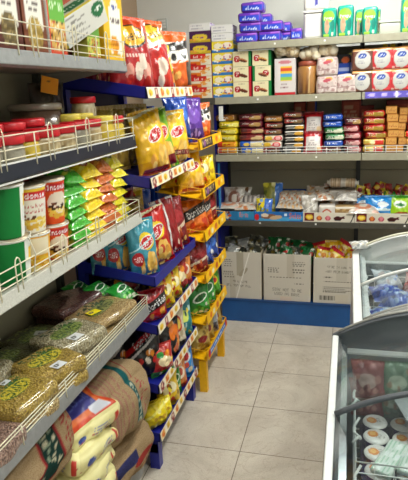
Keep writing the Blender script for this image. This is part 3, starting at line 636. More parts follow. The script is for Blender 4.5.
# ------------------------------------------------------------------ gondola fourth shelf: grain and bean packs
def grain_art(cols, seed, txt=None, panel=None, stick=None, n=500, r=.016):
    L = [('grain', 0, 0, 1, 1, cols, seed), ('blob', n, 0, 0, 1, 1, r, cols, seed+1)]
    if txt: L += [('ell', .5, .52, .34, .2, txt[1], .25), ('rect', .3, .38, .72, .66, 'd8c832') if False else ('ell', .5, .52, .33, .19, txt[2], .1), ('txt', .5, .52, .52, .26, txt[0], txt[3], .1), ('blob', 30, .15, .7, .85, .9, .03, [txt[1], txt[3]], 6)]
    if panel: L += [('rect',)+panel]
    return L
GR = {'bean': (['b8ae8e', 'a29672', '8a7d58', 'cbc4aa', '6e6240'], ('GWS', '4c7a2a', '8a9a4a', '1f4a22')),
      'lent': (['b0943c', '9a7e2c', 'c2a656', '84682a'], ('SWD', '2c6a2a', 'd8c63a', '1c5a26')),
      'tan': (['ad9058', '9a7a42', 'bda470', '866430'], ('GMS', '3c5a2a', '8a8a4a', '20401c')),
      'red': (['4a2420', '5c302a', '3a1a18', '6e4038'], None),
      'green': (['4a4a20', '3a3c1a', '5c5c30', '2c2e14'], ('GMS', '2c4a1c', '4a5a2a', '7a8a3a')),
      'mix': (['a8894c', '8a6c34', 'c4a868', '6c5228', 'd8c490'], ('SWD', '2c5a2a', 'c8b83a', '1c4a20')),
      'pink': (['9a7a6c', '7a5c50', 'b89888', '5c443c'], None)}
def grain(kind, x, y, z, rz, lab, size=(.2, .17, .06), sticker=None, tilt=(0, 0), sticker2=None):
    cols, tx = GR[kind]; w, d, h = size
    me = cached('grain_%s_%s' % (kind, size), lambda: block('grain_pack', w, d, h, {'all': grain_art(cols, 3, None), 'top': grain_art(cols, 5, tx)}, .019, (60, 50, 14), .004, len(kind), .13))
    t = empty('grain_pack', (x, y, z), lab, 'packet', None, R(rz)); t.rotation_euler = (R(tilt[0]), R(tilt[1]), R(rz))
    put('pack_body', me, GRAIN, t)
    for s in (sticker, sticker2):
        if s:
            sx, sy, sw, sh, sr, c, barcode = s
            a = [('fill', c)]+([('lines', .15, .2, .85, .8, 3, '55554c', 4)])
            put('label_sticker', block('label_sticker', sw, sh, .0015, {'all': [('fill', c)], 'top': a}, .0005, (14, 10, 2)), CARD, t, (sx, sy, h*1.06), (0, 0, R(sr)))
    return t
Z4 = .808
for i in range(4):
    pass
# lower layer, hidden mostly by the upper ones
grain('red', -1.10, 1.90, Z4, 80, 'dark red bean pack under the other one at the back of the fourth shelf', (.24, .18, .05))
grain('red', -1.09, 1.87, Z4+.055, 76, 'dark red bean pack on top at the back of the fourth shelf', (.24, .18, .05))
grain('tan', -.925, 1.85, Z4, 84, 'lower tan grain pack beneath the one with the yellow sticker', (.26, .17, .04))
grain('tan', -.925, 1.83, Z4+.042, 80, 'tan grain pack with yellow sticker at the far end of the fourth shelf', (.26, .18, .045), (-.05, -.0, .055, .035, -10, 'e8d51c', 0))
grain('green', -1.10, 1.62, Z4, 78, 'dark green lentil pack with a grey sticker behind the white bean pack', (.22, .17, .055), (.02, -.02, .035, .05, 30, 'a9aaa2', 0))
grain('green', -1.08, 1.43, Z4, 88, 'dark green lentil pack at the back left of the fourth shelf', (.2, .17, .06))
grain('bean', -.925, 1.565, Z4, 78, 'lower pale bean pack under the one with the white price sticker', (.21, .17, .045))
grain('bean', -.93, 1.57, Z4+.046, 72, 'pale bean pack with white price sticker in the middle of the fourth shelf', (.22, .18, .058), (-.02, -.06, .05, .04, 8, 'dfe0e0', 1), (0, 0), (.085, .05, .016, .014, 20, 'ece9e0', 0))
grain('mix', -1.05, 1.30, Z4, 96, 'mixed bean pack at the left edge behind the yellow lentils', (.2, .17, .05))
grain('bean', -1.06, 1.24, Z4+.052, 100, 'white bean pack with green lettering at the left edge of the shelf', (.2, .16, .055))
grain('lent', -.9, 1.375, Z4, 76, 'yellow lentil pack under the other yellow lentil pack', (.19, .17, .045))
grain('lent', -.905, 1.38, Z4+.046, 68, 'yellow lentil pack with white price sticker by the fence', (.19, .17, .052), (-.005, -.068, .045, .035, 10, 'e2e4e8', 1))
grain('mix', -.895, 1.195, Z4, 80, 'lower golden grain pack near the front fence', (.19, .16, .045))
grain('lent', -.895, 1.2, Z4+.046, 84, 'golden grain pack with green lettering nearest the viewer', (.18, .16, .05), (.02, .055, .03, .02, 0, 'd9dde0', 0))
grain('pink', -.87, 1.03, Z4, 90, 'pinkish bean pack in the bottom left by the fence', (.16, .12, .06))

# ------------------------------------------------------------------ burlap sacks and flour bags on the gondola base
SACK = 'ab9270'
def sack_art(kind):
    if kind == 'a': return [('fill', SACK), ('rect', 0, .08, .735, 1, 'a02a30'), ('rect', 0, .1, .72, 1, '1c3a34'), ('rect', 0, .3, .56, 1, 'a02a30'), ('rect', 0, .315, .55, 1, SACK), ('blob', 26, .58, .14, .7, .98, .022, ['c9c4a8', '9aa890'], 5, .8), ('blob', 20, .02, .14, .5, .27, .022, ['c9c4a8', '9aa890'], 6, .8),
                             ('txt', .8, .56, .8, .085, "wlSiJulwbJ", 'a8303a', PI/2), ('txt', .885, .6, .7, .05, "JlwSJwLluJs", 'b04a4a', PI/2)]
    if kind == 'b': return [('fill', SACK)]+[('rect', .18+.06*k, .3, .205+.06*k, 1, 'a8786a') for k in range(5)]+[('blob', 60, .17, .3, .5, 1, .012, [SACK], 5), ('rect', .1, .3, .112, 1, '3c5a58'), ('rect', .52, .3, .62, 1, '1f5f62'), ('txt', .57, .64, .66, .06, 'SELLA RICE', 'c9cdb8', PI/2), ('txt', .69, .64, .66, .06, 'wlJwSluJwlu', 'b0404a', PI/2), ('txt', .77, .6, .5, .045, 'lJwuSlJwl', 'b0404a', PI/2)]
    return [('fill', SACK), ('rect', .1, .55, .5, .8, '3a3c6a'), ('ell', .6, .5, .2, .1, 'a83c38'), ('txt', .5, .3, .6, .08, 'RICE', '8a3a34')]
def sack(kind, w, d, h, loc, rot, lab, seed=1, top=None):
    me = block('sack', w, d, h, {'all': [('fill', SACK)], 'front': sack_art(kind), 'top': [('fill', SACK)]+([('rect', .18+.06*k, 0, .205+.06*k, .75, 'a8786a') for k in range(5)]+[('blob', 60, .17, 0, .5, .75, .012, [SACK], 5), ('rect', .1, 0, .112, .8, '3c5a58'), ('rect', .52, 0, .62, .75, '1f5f62'), ('rect', .68, 0, .7, .7, 'b0404a'), ('rect', .76, 0, .775, .6, 'b0404a')] if kind == 'b' else [])}, min(h, d)*.34, (50, 34, 36), .008, seed, .22)
    return item('burlap_sack', me, BURLAP, loc, rot, lab, 'sack')
ZB = .152
# far pair, lying across with front to the aisle
sack('c', .38, .28, .19, (-.955, 1.80, ZB), (0, 0, R(84)), 'plain burlap rice sack at the bottom of the far pair', 3, 'c')
sack('b', .46, .29, .26, (-.955, 1.76, ZB+.212), (0, R(6), R(86)), 'burlap rice sack with teal band and red writing on top of the far pair', 4)
def flour_art(): return [('fill', 'ebe3a4'), ('ell', .2, .5, .08, .2, '2a49a8'), ('ell', .24, .45, .05, .14, '4a68c0'), ('band', .3, .25, .012, 'b84a44'), ('lines', .45, .25, .85, .7, 4, '8a92b8', 3), ('rect', .86, .2, .93, .8, 'c83a2c')]
def flour(loc, rot, lab, seed, top=None, size=(.24, .21, .085)):
    me = block('flour_bag', *size, {'all': flour_art(), 'top': top or flour_art()}, .03, (44, 36, 18), .011, seed, .3)
    return item('flour_bag', me, POLY, loc, rot, lab, 'bag', 'flour bags stacked between the sacks')
TOPF = [('fill', 'ebe3a4'), ('rect', .04, .06, .96, .97, 'c8401c'), ('rect', .13, .16, .87, .87, 'd86a2c'), ('rect', .2, .26, .8, .8, '3c3c8a'), ('txt', .5, .55, .5, .2, 'FLOUR', '5a68b0'), ('rect', .62, .1, .84, .3, 'd4d6e0')]
fz = ZB
for i in range(6):
    flour((-.915+.01*(i % 2)-(.02 if i == 5 else 0), 1.455+.012*i, fz+(.005 if i == 5 else 0)), (R(16 if i == 5 else rn.uniform(-3, 6)), R(rn.uniform(-2, 2)), R(82+rn.uniform(-9, 9))), 'pale yellow flour bag, %s of the stack between the burlap sacks' % posn(i, 6) if i < 5 else 'pale yellow flour bag with orange and blue label on top of its stack', 30+i, TOPF if i == 5 else None)
    fz += .084
# near sacks
sack('c', .42, .30, .19, (-.98, 1.13, ZB), (0, 0, R(88)), 'plain burlap sack at the bottom of the near pile', 6, 'c')
sack('c', .36, .28, .165, (-.97, 1.13, ZB+.206), (0, 0, R(90)), 'burlap sack with dark blue print in the middle of the near pile', 7, 'c')
sack('a', .50, .24, .25, (-.93, 1.19, ZB+.38), (R(-20), R(-3), R(88)), 'burlap rice sack with green panel and red script on the near pile', 8, 'a')

# ------------------------------------------------------------------ snack bags on the racks
CR = ['e8a23a', 'f0bd55', 'd98a22', 'f6d07a']
def lays(base, lower, txt='Lay s'):
    return [('fill', base), ('rect', 0, .0, 1, .22, lower), ('blob', 10, .15, .06, .9, .34, .09, CR, 3, .7), ('ell', .55, .62, .26, .15, 'f6d21a'), ('ell', .53, .6, .27, .1, 'f2f2f0', .2), ('ell', .53, .6, .25, .085, 'c4141c', .2), ('txt', .53, .6, .42, .1, "Lay's", 'f8f8f8', .2), ('band', .9, .1, .02, 'f7efc0')]
ART = {
 'lays_y': lays('f2b90c', 'dc9a08')+[('rect', .1, .02, .95, .1, '9c1a1c')],
 'lays_y2': lays('f4c020', 'd8950c')+[('rect', .2, .16, .95, .26, '8c1a1c'), ('txt', .58, .21, .6, .06, 'FAMILY', 'f2d8b0')],
 'lays_g': [('fill', '7ab51c')]+lays('7ab51c', '5f9e16')[1:]+[('rect', .45, .05, .9, .22, '7d1420'), ('vband', .1, .25, .06, 'b5d84a')],
 'lays_t': [('fill', '3a93a8')]+lays('3a93a8', '2a6f86')[1:]+[('ell', .2, .33, .17, .12, 'b3161e'), ('txt', .2, .35, .24, .05, '+15%', 'f3e2e2'), ('txt', .2, .3, .2, .035, 'more', 'f3e2e2'), ('band', .45, .3, .012, 'bfe3ea')],
 'lays_r': [('fill', 'c01a16')]+lays('c01a16', '9c1210')[1:]+[('blob', 10, .1, .1, .9, .35, .07, CR+['c23a1c'], 5)],
 'ched_r': [('fill', 'b0161c'), ('rect', 0, .8, 1, 1, 'd8430f'), ('ell', .5, .72, .36, .15, '2a160e'), ('ell', .5, .725, .32, .125, 'f2b81a'), ('txt', .5, .725, .52, .11, 'Cheetos', '3a1c10', .15), ('blob', 7, .15, .1, .85, .42, .1, ['e9a090', 'f0dccb', 'd8331c', 'c8281c'], 3, .8), ('lines', .2, .44, .8, .52, 1, 'e9c9c0', 2)],
 'ched_o': [('fill', 'c41e1a'), ('rect', 0, .68, 1, 1, 'e0611a'), ('ell', .55, .77, .38, .15, '3a1c10'), ('ell', .55, .775, .34, .125, 'f4c42a'), ('txt', .55, .775, .54, .11, 'Cheetos', '3a1c10', .2), ('blob', 7, .15, .1, .85, .42, .09, ['f0dccb', 'd8331c', 'e8b0a0'], 6, .8), ('band', .56, .15, .03, 'e8d8c0')],
 'orange': [('fill', 'e2641a'), ('rect', .28, .52, .98, .82, 'e9ddd0'), ('band', .64, .18, .07, '2b2422'), ('ell', .45, .56, .13, .1, 'f0ece4'), ('ell', .76, .6, .13, .1, 'f0ece4'), ('ell', .45, .56, .08, .06, '1d1a1a'), ('ell', .76, .6, .08, .06, '1d1a1a'), ('rect', .82, .1, 1, .5, '3a2a22'), ('blob', 6, .2, .06, .8, .3, .07, ['f09a3a', 'd2511a', 'f6b35a'], 3)],
 'multi': [('fill', 'e4c32a'), ('blob', 22, 0, 0, 1, 1, .13, ['c4241c', 'f0e6c8', '2c7a3a', 'e88a1c', '1f2a6a', 'f2d23a'], 9)],
 'gold': [('fill', 'b8963c'), ('band', .5, .4, .1, 'd8bc62'), ('blob', 10, .1, .1, .9, .9, .08, ['8a6c22', 'e3cd84', 'a5842e'], 4), ('ell', .5, .45, .24, .12, '8a1c1c')],
 'bluebag': [('fill', '1c49a8'), ('ell', .5, .6, .3, .16, '3f78d8'), ('blob', 8, .1, .1, .9, .5, .1, ['7fa8e8', 'f0f0f0', '123078'], 4)],
 'purple': [('fill', '5b2f96'), ('ell', .5, .6, .28, .18, '7d52ba'), ('rect', 0, .1, 1, .3, '40206c'), ('blob', 5, .2, .1, .8, .5, .08, ['a88ad0'], 4)],
 'dorito_r': [('fill', 'b8161a'), ('rect', 0, .8, 1, 1, '8f0f14'), ('band', .4, .3, .16, '1c1614'), ('txt', .52, .56, .8, .2, 'Doritos', 'f2f2f2', .3), ('blob', 7, .15, .05, .85, .35, .09, ['e8801c', 'f0a53a'], 2)],
 'dorito_o': [('fill', 'e0701a'), ('band', .45, .3, .16, '26201e'), ('txt', .52, .6, .8, .2, 'Doritos', 'f4f0ea', .3), ('rect', 0, 0, 1, .18, 'c4501a'), ('blob', 6, .15, .05, .85, .35, .1, ['f0a53a', 'c23a16'], 2)],
 'dorito_k': [('fill', '171417'), ('band', .5, .5, .06, 'b8161a'), ('band', .35, .5, .03, 'd8d4d0'), ('blob', 8, .2, .1, .8, .5, .07, ['b8161a', 'e7d9c4', '2d7a34', 'd8801c'], 3), ('txt', .55, .75, .7, .14, 'Doritos', 'e6e2e0', .35)],
 'whitered': [('fill', 'c9c7c6'), ('vband', .62, 0, .34, '8f1218'), ('vband', .4, .1, .04, 'e2e0de'), ('blob', 7, .5, .05, .95, .45, .07, ['e0a04a', 'f2e2c8', 'a8201c'], 4)],
 'darkred': [('fill', '7c1016'), ('ell', .5, .65, .3, .13, 'a8242a'), ('band', .3, .2, .04, 'd8c4a8'), ('blob', 7, .15, .05, .85, .4, .08, ['c4641c', 'b03a1c', 'e2b86a'], 7)],
 'greenk': [('fill', '1f8a2c'), ('ell', .5, .58, .34, .14, 'e8f0e0', .2), ('ell', .5, .58, .28, .1, '145c22', .2), ('blob', 9, .1, .05, .9, .4, .09, ['0f5a1c', '6fc24a', 'e0e8d0'], 4)],
 'yellowmix': [('fill', 'e0b81c'), ('ell', .5, .6, .32, .17, 'f4e9c0'), ('blob', 16, .05, .05, .95, .95, .09, ['c8341c', 'f2e2a8', '8a6a12', 'e88f1c', 'f6dc3a'], 12)],
 'redgreen': [('fill', 'b52a24'), ('ell', .5, .5, .28, .17, 'efdcae'), ('rect', 0, 0, 1, .2, '2c7a2a'), ('ell', .35, .72, .14, .1, '2c8a3a'), ('ell', .66, .72, .12, .1, 'e88a1c'), ('blob', 8, .1, .1, .9, .5, .08, ['e9c34a', '8a1c1a', 'f0e6d0'], 2)],
 'teal': [('fill', '1f7f86'), ('ell', .5, .6, .26, .16, 'd8e26a'), ('blob', 10, .1, .1, .9, .9, .08, ['0f4c5a', 'bfe0d8', 'e8c93a'], 4)],
 'silver': [('fill', '9da0a6'), ('blob', 14, 0, 0, 1, 1, .1, ['c4c8cc', '6c7076', '484c56', 'dfe2e6'], 4), ('rect', .2, .2, .8, .4, '3a3c48')],
 'cream': [('fill', 'd8ccb0'), ('ell', .5, .6, .28, .2, 'c23a2a'), ('ell', .5, .6, .2, .14, 'e8c85a'), ('rect', 0, 0, 1, .16, '4a4640'), ('blob', 6, .1, .2, .9, .5, .08, ['8a6a4a', 'b8a888'], 8)],
 'orangek': [('fill', '1c1a1c'), ('blob', 10, .2, .1, .95, .9, .13, ['e2731a', 'f09a2a', 'c4501a'], 6)],
 'bluey': [('fill', '2a8ad8'), ('ell', .5, .62, .3, .18, 'e8f0f4'), ('ell', .5, .62, .22, .12, 'c2343a'), ('blob', 7, .1, .05, .9, .4, .09, ['f0e6c8', '1c5fb0', 'd84a3a'], 3)],
 'peach': [('fill', 'e0863a'), ('ell', .5, .6, .3, .2, 'f3dcc4'), ('ell', .5, .62, .18, .13, 'c4503a'), ('rect', 0, 0, 1, .2, 'c43a2a')],
 'lemon': [('fill', 'ecd41c'), ('band', .55, .3, .05, 'f8ee7a'), ('blob', 5, .2, .1, .8, .7, .09, ['c49a12', 'f8ee9a'], 3)],
 'greenlay': [('fill', '4c9c22'), ('ell', .5, .6, .28, .16, 'f2d21a'), ('ell', .5, .58, .24, .09, 'c01a1c'), ('rect', 0, .0, 1, .25, '3a7a1a')],
 'brown': [('fill', '6a3c1c'), ('ell', .5, .6, .3, .16, 'c89a4a'), ('blob', 8, .1, .1, .9, .5, .1, ['a8763a', 'd8b878', '4a240f'], 3)],
}
BAGTXT = {'lays_y': 'yellow crisp bag with red oval badge', 'lays_y2': 'yellow crisp bag with dark red lower banner', 'lays_g': 'lime green crisp bag', 'lays_t': 'teal crisp bag with red spot', 'lays_r': 'red crisp bag with yellow disc',
 'ched_r': 'dark red corn puff bag', 'ched_o': 'red and orange corn puff bag', 'orange': 'orange bag with ringed picture', 'multi': 'multicoloured small snack bag', 'gold': 'gold foil snack bag', 'bluebag': 'blue snack bag',
 'purple': 'purple snack bag', 'dorito_r': 'red and black tortilla chip bag', 'dorito_o': 'orange tortilla chip bag', 'dorito_k': 'black tortilla chip bag', 'whitered': 'silver and dark red bag', 'darkred': 'dark red snack bag', 'greenk': 'green snack bag',
 'yellowmix': 'yellow patterned snack bag', 'redgreen': 'red and green snack bag', 'teal': 'teal snack bag', 'silver': 'silver foil bag', 'cream': 'cream snack bag', 'orangek': 'black bag with orange pieces', 'bluey': 'bright blue snack bag', 'peach': 'peach and red snack bag',
 'lemon': 'plain lemon yellow bag', 'greenlay': 'green crisp bag with yellow disc', 'brown': 'brown snack bag'}
USED = set()
def bag(kind, x, y, z, w, h, d=None, rz=68, lean=-9, extra='', seed=None, flop=0, roll=0, cat='bag', name='snack_bag'):
    sd = seed if seed is not None else (sum(map(ord, kind)) % 50)
    d = d or w*.5
    big = h > .24
    me = cached(('bag', kind, round(w, 2), round(h, 2), sd, flop), lambda: pillow('snack_bag', w, h, d, ART[kind], sd, 1.5, (72, 96) if big else (44, 58), flop=flop))
    lab = BAGTXT[kind]+' '+extra
    assert lab not in USED, lab
    USED.add(lab)
    return item(name, me, FOIL, (x, y, z), (R(lean), R(roll), R(rz)), lab, cat)
def tz(T, k, x): zt, xf = T[k][0], T[k][1]; return tier_z(zt, xf, x)+.006
F1, F2_ = -.83, -1.0
def B1(k, kind, y, w, h, extra, x=F1, **kw):
    if x > -.95: x += .022; y += .02; w *= 1.08
    return bag(kind, x, y, tz(BT, k, x), w, h, extra=extra, **kw)
# first tier
B1(0, 'ched_r', 2.135, .2, .30, 'at the near end of the top tier', x=-.87, rz=58, seed=3)
B1(0, 'ched_o', 2.33, .2, .315, 'standing tallest in the middle of the top tier', x=-.85, rz=60, seed=5)
B1(0, 'multi', 2.475, .12, .22, 'squeezed between two large bags on the top tier', x=-.845, rz=62, seed=4)
B1(0, 'orange', 2.62, .19, .285, 'at the far end of the top tier', x=-.85, rz=48, seed=6)
B1(0, 'multi', 2.44, .12, .2, 'behind the tall red and orange bag', x=-.98, rz=60, seed=14)
for i, y in enumerate((2.12, 2.24, 2.38)): B1(0, 'darkred', y, .14, .24, 'in the back row of the top tier, %s' % ['nearest', 'middle one', 'farthest'][i], x=-1.03, rz=62, seed=3)
# second tier
B1(1, 'lays_y', 2.31, .18, .285, 'at the near end of the second tier', x=-.86, rz=62, roll=-5, seed=8)
B1(1, 'lays_g', 2.455, .16, .29, 'between the two yellow bags on the second tier', x=-.865, rz=58, roll=-7, seed=9)
B1(1, 'lays_y2', 2.61, .19, .27, 'at the far end of the second tier', x=-.86, rz=60, seed=10)
for i, (y, kd) in enumerate([(2.13, 'gold'), (2.26, 'gold'), (2.40, 'gold'), (2.54, 'gold')]): B1(1, kd, y, .16, .28, 'in the back row of the second tier, %s' % ['nearest of four', 'second of four', 'third of four', 'farthest of four'][i], x=-1.0, rz=60, seed=6, lean=-4)
B1(1, 'redgreen', 2.33, .13, .27, 'in the last row of the second tier', x=-1.075, rz=60, lean=0)
# third tier
B1(2, 'lays_t', 2.12, .14, .25, 'at the near end of the third tier', x=-.868, rz=55, seed=11)
B1(2, 'lays_r', 2.265, .19, .27, 'leaning in the middle of the third tier', x=-.86, rz=55, roll=-8, seed=12)
B1(2, 'gold', 2.30, .13, .11, 'crumpled on top of the red crisp bag', x=-.95, rz=40, lean=-50, seed=9).location.z += .22
B1(2, 'whitered', 2.465, .14, .28, 'beside the red crisp bag on the third tier', x=-.855, rz=58, roll=-6, seed=13)
B1(2, 'darkred', 2.585, .13, .26, 'at the far end of the third tier', x=-.855, rz=55, roll=-5, seed=14)
for i, (y, kd, h) in enumerate([(2.1, 'lays_t', .26), (2.24, 'bluebag', .3), (2.36, 'darkred', .31), (2.48, 'yellowmix', .29), (2.59, 'bluebag', .27)]): B1(2, kd, y, .14, h, 'in the back row of the third tier, ' + ['nearest', 'second', 'third', 'fourth', 'farthest'][i], x=-1.02, rz=60, seed=7, lean=-3)
B1(2, 'lays_t', 2.13, .15, .26, 'behind the other at the third tier front', x=-.955, rz=52, seed=11)
# fourth tier
B1(3, 'dorito_r', 2.15, .13, .15, 'at the near end of the fourth tier', x=-.85, rz=52, seed=15)
B1(3, 'yellowmix', 2.275, .14, .165, 'beside the red tortilla chips on the fourth tier', x=-.85, rz=58, seed=16)
B1(3, 'yellowmix', 2.40, .13, .16, 'third along the fourth tier', x=-.85, rz=60, seed=17)
B1(3, 'redgreen', 2.51, .13, .17, 'fourth along the fourth tier', x=-.85, rz=55, seed=18)
B1(3, 'peach', 2.615, .11, .15, 'at the far end of the fourth tier', x=-.85, rz=55, seed=19)
for i, (y, kd) in enumerate([(2.12, 'orangek'), (2.28, 'darkred'), (2.42, 'brown'), (2.56, 'redgreen')]): B1(3, kd, y, .15, .18, 'in the back row of the fourth tier, ' + ['nearest', 'second', 'third', 'farthest'][i], x=-1.0, rz=60, seed=5, lean=-3)
# fifth tier
B1(4, 'dorito_k', 2.125, .18, .24, 'at the near end of the fifth tier', x=-.9, rz=40, lean=-22, seed=21)
B1(4, 'redgreen', 2.185, .13, .15, 'in front of the black bag on the fifth tier', x=-.845, rz=55, seed=22)
B1(4, 'orangek', 2.34, .15, .2, 'in the middle of the fifth tier', x=-.86, rz=55, seed=23)
B1(4, 'cream', 2.46, .13, .22, 'fourth along the fifth tier', x=-.86, rz=52, seed=24)
B1(4, 'teal', 2.585, .13, .2, 'at the far end of the fifth tier', x=-.86, rz=52, seed=25)
for i, (y, kd) in enumerate([(2.12, 'dorito_k'), (2.28, 'dorito_r'), (2.42, 'orangek'), (2.56, 'bluebag')]): B1(4, kd, y, .16, .23, 'in the back row of the fifth tier, ' + ['nearest', 'second', 'third', 'farthest'][i], x=-1.02, rz=60, seed=5, lean=-3)
# sixth tier
B1(5, 'lemon', 2.12, .13, .12, 'at the near end of the bottom tier', x=-.87, rz=60, seed=26)
B1(5, 'lemon', 2.19, .12, .10, 'slumped on the bottom tier beside the other one', x=-.86, rz=50, lean=-25, seed=28)
B1(5, 'yellowmix', 2.30, .13, .18, 'third along the bottom tier', x=-.865, rz=50, seed=29)
B1(5, 'greenk', 2.39, .12, .17, 'in the middle of the bottom tier', x=-.87, rz=60, seed=30)
B1(5, 'peach', 2.475, .12, .16, 'fourth from near on the bottom tier', x=-.865, rz=55, seed=31)
B1(5, 'bluey', 2.575, .15, .22, 'at the far end of the bottom tier', x=-.87, rz=52, seed=32)
for i, (y, kd) in enumerate([(2.13, 'orangek'), (2.27, 'redgreen'), (2.41, 'silver'), (2.55, 'silver')]): B1(5, kd, y, .15, .21, 'in the back row of the bottom tier, ' + ['nearest', 'second', 'third', 'farthest'][i], x=-1.0, rz=60, seed=5, lean=-3)
me = cached('bar_pack', lambda: pillow('bar_pack', .1, .16, .04, [('fill', 'd8661a'), ('rect', 0, .3, 1, .4, '8a1c14'), ('ell', .5, .65, .3, .14, 'f0c45a')], 3, 1, (22, 28)))
item('snack_bag', me, FOIL, (-.93, 2.14, .37), (R(-75), 0, R(70)), 'orange packet lying across the yellow bags on the bottom tier', 'bag')
# green bags glimpsed behind the gondola's fourth shelf
for i in range(3):
    bag('greenk', -1.065+.0*i, 1.99, Z4+.065, .12, .1, .05, rz=80, lean=-60, seed=3, extra='lying at the far end of the grain shelf, ' + ['behind', 'middle', 'front'][i]).location.x += .1*i
# yellow rack
def B2(k, kind, y, w, h, extra, x=-.83, **kw):
    if x > -.92: x += .022; w *= 1.1; h *= 1.08
    return bag(kind, x, y, tz(YT, k, x), w, h, extra='on yellow rack, '+extra, **kw)
B2(0, 'purple', 2.90, .15, .22, 'top tier', x=-.84, rz=52)
B2(0, 'orange', 3.08, .15, .19, 'top tier at its far end', x=-.84, rz=48, seed=7)
B2(0, 'bluebag', 2.82, .15, .23, 'top tier at its near end', x=-.89, rz=55)
B2(0, 'gold', 3.19, .1, .14, 'top tier far corner', rz=48, x=-.85)
B2(1, 'lays_y', 2.83, .17, .2, 'second tier near end', rz=52, x=-.835, lean=-16, seed=8)
B2(1, 'yellowmix', 2.985, .14, .16, 'second tier, middle', rz=50, seed=18)
B2(1, 'lemon', 3.12, .13, .15, 'second tier, far end', rz=50)
B2(2, 'dorito_o', 2.86, .17, .17, 'third tier near end', rz=50, lean=-18)
B2(2, 'dorito_o', 2.99, .14, .16, 'third tier, middle', rz=48, seed=4)
B2(2, 'darkred', 3.12, .13, .15, 'third tier, far end', rz=48)
B2(3, 'darkred', 2.83, .15, .17, 'fourth tier near end', rz=50)
B2(3, 'bluebag', 2.97, .14, .17, 'fourth tier, middle', rz=50)
B2(3, 'bluebag', 3.11, .14, .17, 'fourth tier, far end', rz=50, seed=9)
B2(4, 'greenk', 2.83, .16, .17, 'fifth tier near end', rz=50)
B2(4, 'greenk', 2.98, .15, .17, 'fifth tier, middle', rz=50, seed=8)
B2(4, 'greenlay', 3.12, .14, .17, 'fifth tier, far end', rz=48)
B2(5, 'gold', 2.82, .14, .16, 'bottom tier near end', rz=50)
B2(5, 'gold', 2.95, .13, .17, 'bottom tier, second along', rz=52, seed=11)
B2(5, 'silver', 3.06, .13, .17, 'bottom tier, third along', rz=50)
B2(5, 'gold', 3.17, .12, .15, 'bottom tier, far end', rz=48, seed=13)
for k in range(6):
    kd = ['bluebag', 'yellowmix', 'brown', 'purple', 'greenk', 'brown'][k]
    for i, y in enumerate((2.85, 3.0, 3.15)):
        B2(k, kd, y, .14, .17, 'back row of the %s tier, %s' % (['top', 'second', 'third', 'fourth', 'fifth', 'bottom'][k], ['nearest', 'middle one', 'farthest'][i]), x=-.94, rz=55, seed=2, lean=-3)

# ------------------------------------------------------------------ back wall, top deck
T1 = 2.006
def wall_item(name, me, mat, X, z, Yf, d, lab, cat, group=None, rz=0, rx=0, ry=0):
    return item(name, me, mat, (X, Yf+d/2, z), (rx, ry, rz), lab, cat, group)
pad_art = {'all': [('fill', '5a2ea0')], 'front': [('fill', '6a35b4'), ('rect', .06, .12, .94, .72, '2446d0'), ('txt', .5, .44, .62, .42, 'always', 'cfdcf8'), ('rect', .55, .74, .95, .96, 'b06ad0'), ('blob', 4, .6, .0, .95, .2, .06, ['8e6ad8'], 3)], 'right': [('fill', '55309a'), ('rect', 0, .3, 1, .7, '2c44b8')]}
padm = block('pads', .15, .1, .062, pad_art, .012, (34, 8, 12), .002, 3, .15)
P_ = [(247, 43, 'left end of the bottom row', 0), (270, 43, 'right end of the bottom row', 0), (251, 35.2, 'left end of the second row', 1), (272, 35, 'right end of the second row', 1), (250.5, 26.7, 'in the third row', 2), (253, 18.2, 'at the very top of the pile', 3)]
PX_ = [-0.677, -0.523, -0.649, -0.509, -0.655, -0.634]
for (a, b, w, lv), x in zip(P_, PX_):
    wall_item('pad_pack', padm, GLOSSY, x, T1+.062*lv, 3.8, .1, 'purple and blue pad pack '+w, 'packet', 'purple pad packs piled on the top deck')
for x, lv, w in ((-0.599, 2, 'third row'), (-0.468, 1, 'second row'), (-0.448, 0, 'bottom row'), (-0.599, 1, 'second row at left')):
    wall_item('pad_pack', padm, GLOSSY, x, T1+.062*lv, 3.93, .1, 'purple and blue pad pack set behind the front packs in the '+w, 'packet', 'purple pad packs piled on the top deck')
wall_item('pad_pack', block('pads2', .075, .1, .07, pad_art, .01, (20, 8, 12)), GLOSSY, -0.348, T1, 3.8, .1, 'single small purple and blue pack next to the white canisters', 'packet')
def canister(x, z, lab, art):
    t = empty('canister', (x, 3.92, z), lab, 'container')
    put('body', block('body', .155, .14, .16, {'all': [('fill', 'e4e2dd')], 'front': art}, .02, (24, 8, 24)), GLOSSY, t)
    put('lid', block('lid', .162, .147, .014, {'all': [('fill', 'eeece8')]}, .006, (6, 6, 3)), GLOSSY, t, (0, 0, .16)); return t
cx = -0.227
canister(cx, T1, 'plain white square canister under the labelled one on the top deck', [('fill', 'e4e2dd'), ('rect', .6, .5, .63, .8, 'f4f4f2')])
canister(cx, T1+.175, 'white canister with a purple-lettered label stacked on the plain one', [('fill', 'e4e2dd'), ('rect', .42, .12, .98, .95, 'cfd0da'), ('txt', .7, .54, .42, .66, 'F', '4a4aa8'), ('rect', .44, .14, .5, .93, '6464b4'), ('rect', .44, .86, .96, .93, '6464b4')])
dia = {'all': [('fill', '0f9a86')], 'front': [('fill', '12a08c'), ('ell', .45, .72, .42, .2, '8cc832'), ('txt', .5, .66, .66, .1, 'Pampers', 'e8eef6'), ('rect', .18, .6, .82, .62, '5a7ac8'), ('ell', .35, .38, .17, .26, 'c9a284'), ('ell', .38, .52, .1, .09, 'b98c6c'), ('rect', .1, 0, .5, .12, 'a8d84a'), ('ell', .74, .12, .08, .07, 'e6f0c8'), ('ell', .75, .4, .16, .2, '0c7c6c')], 'right': [('fill', '0d7f70'), ('rect', .2, .1, .5, .9, '74b83a')]}
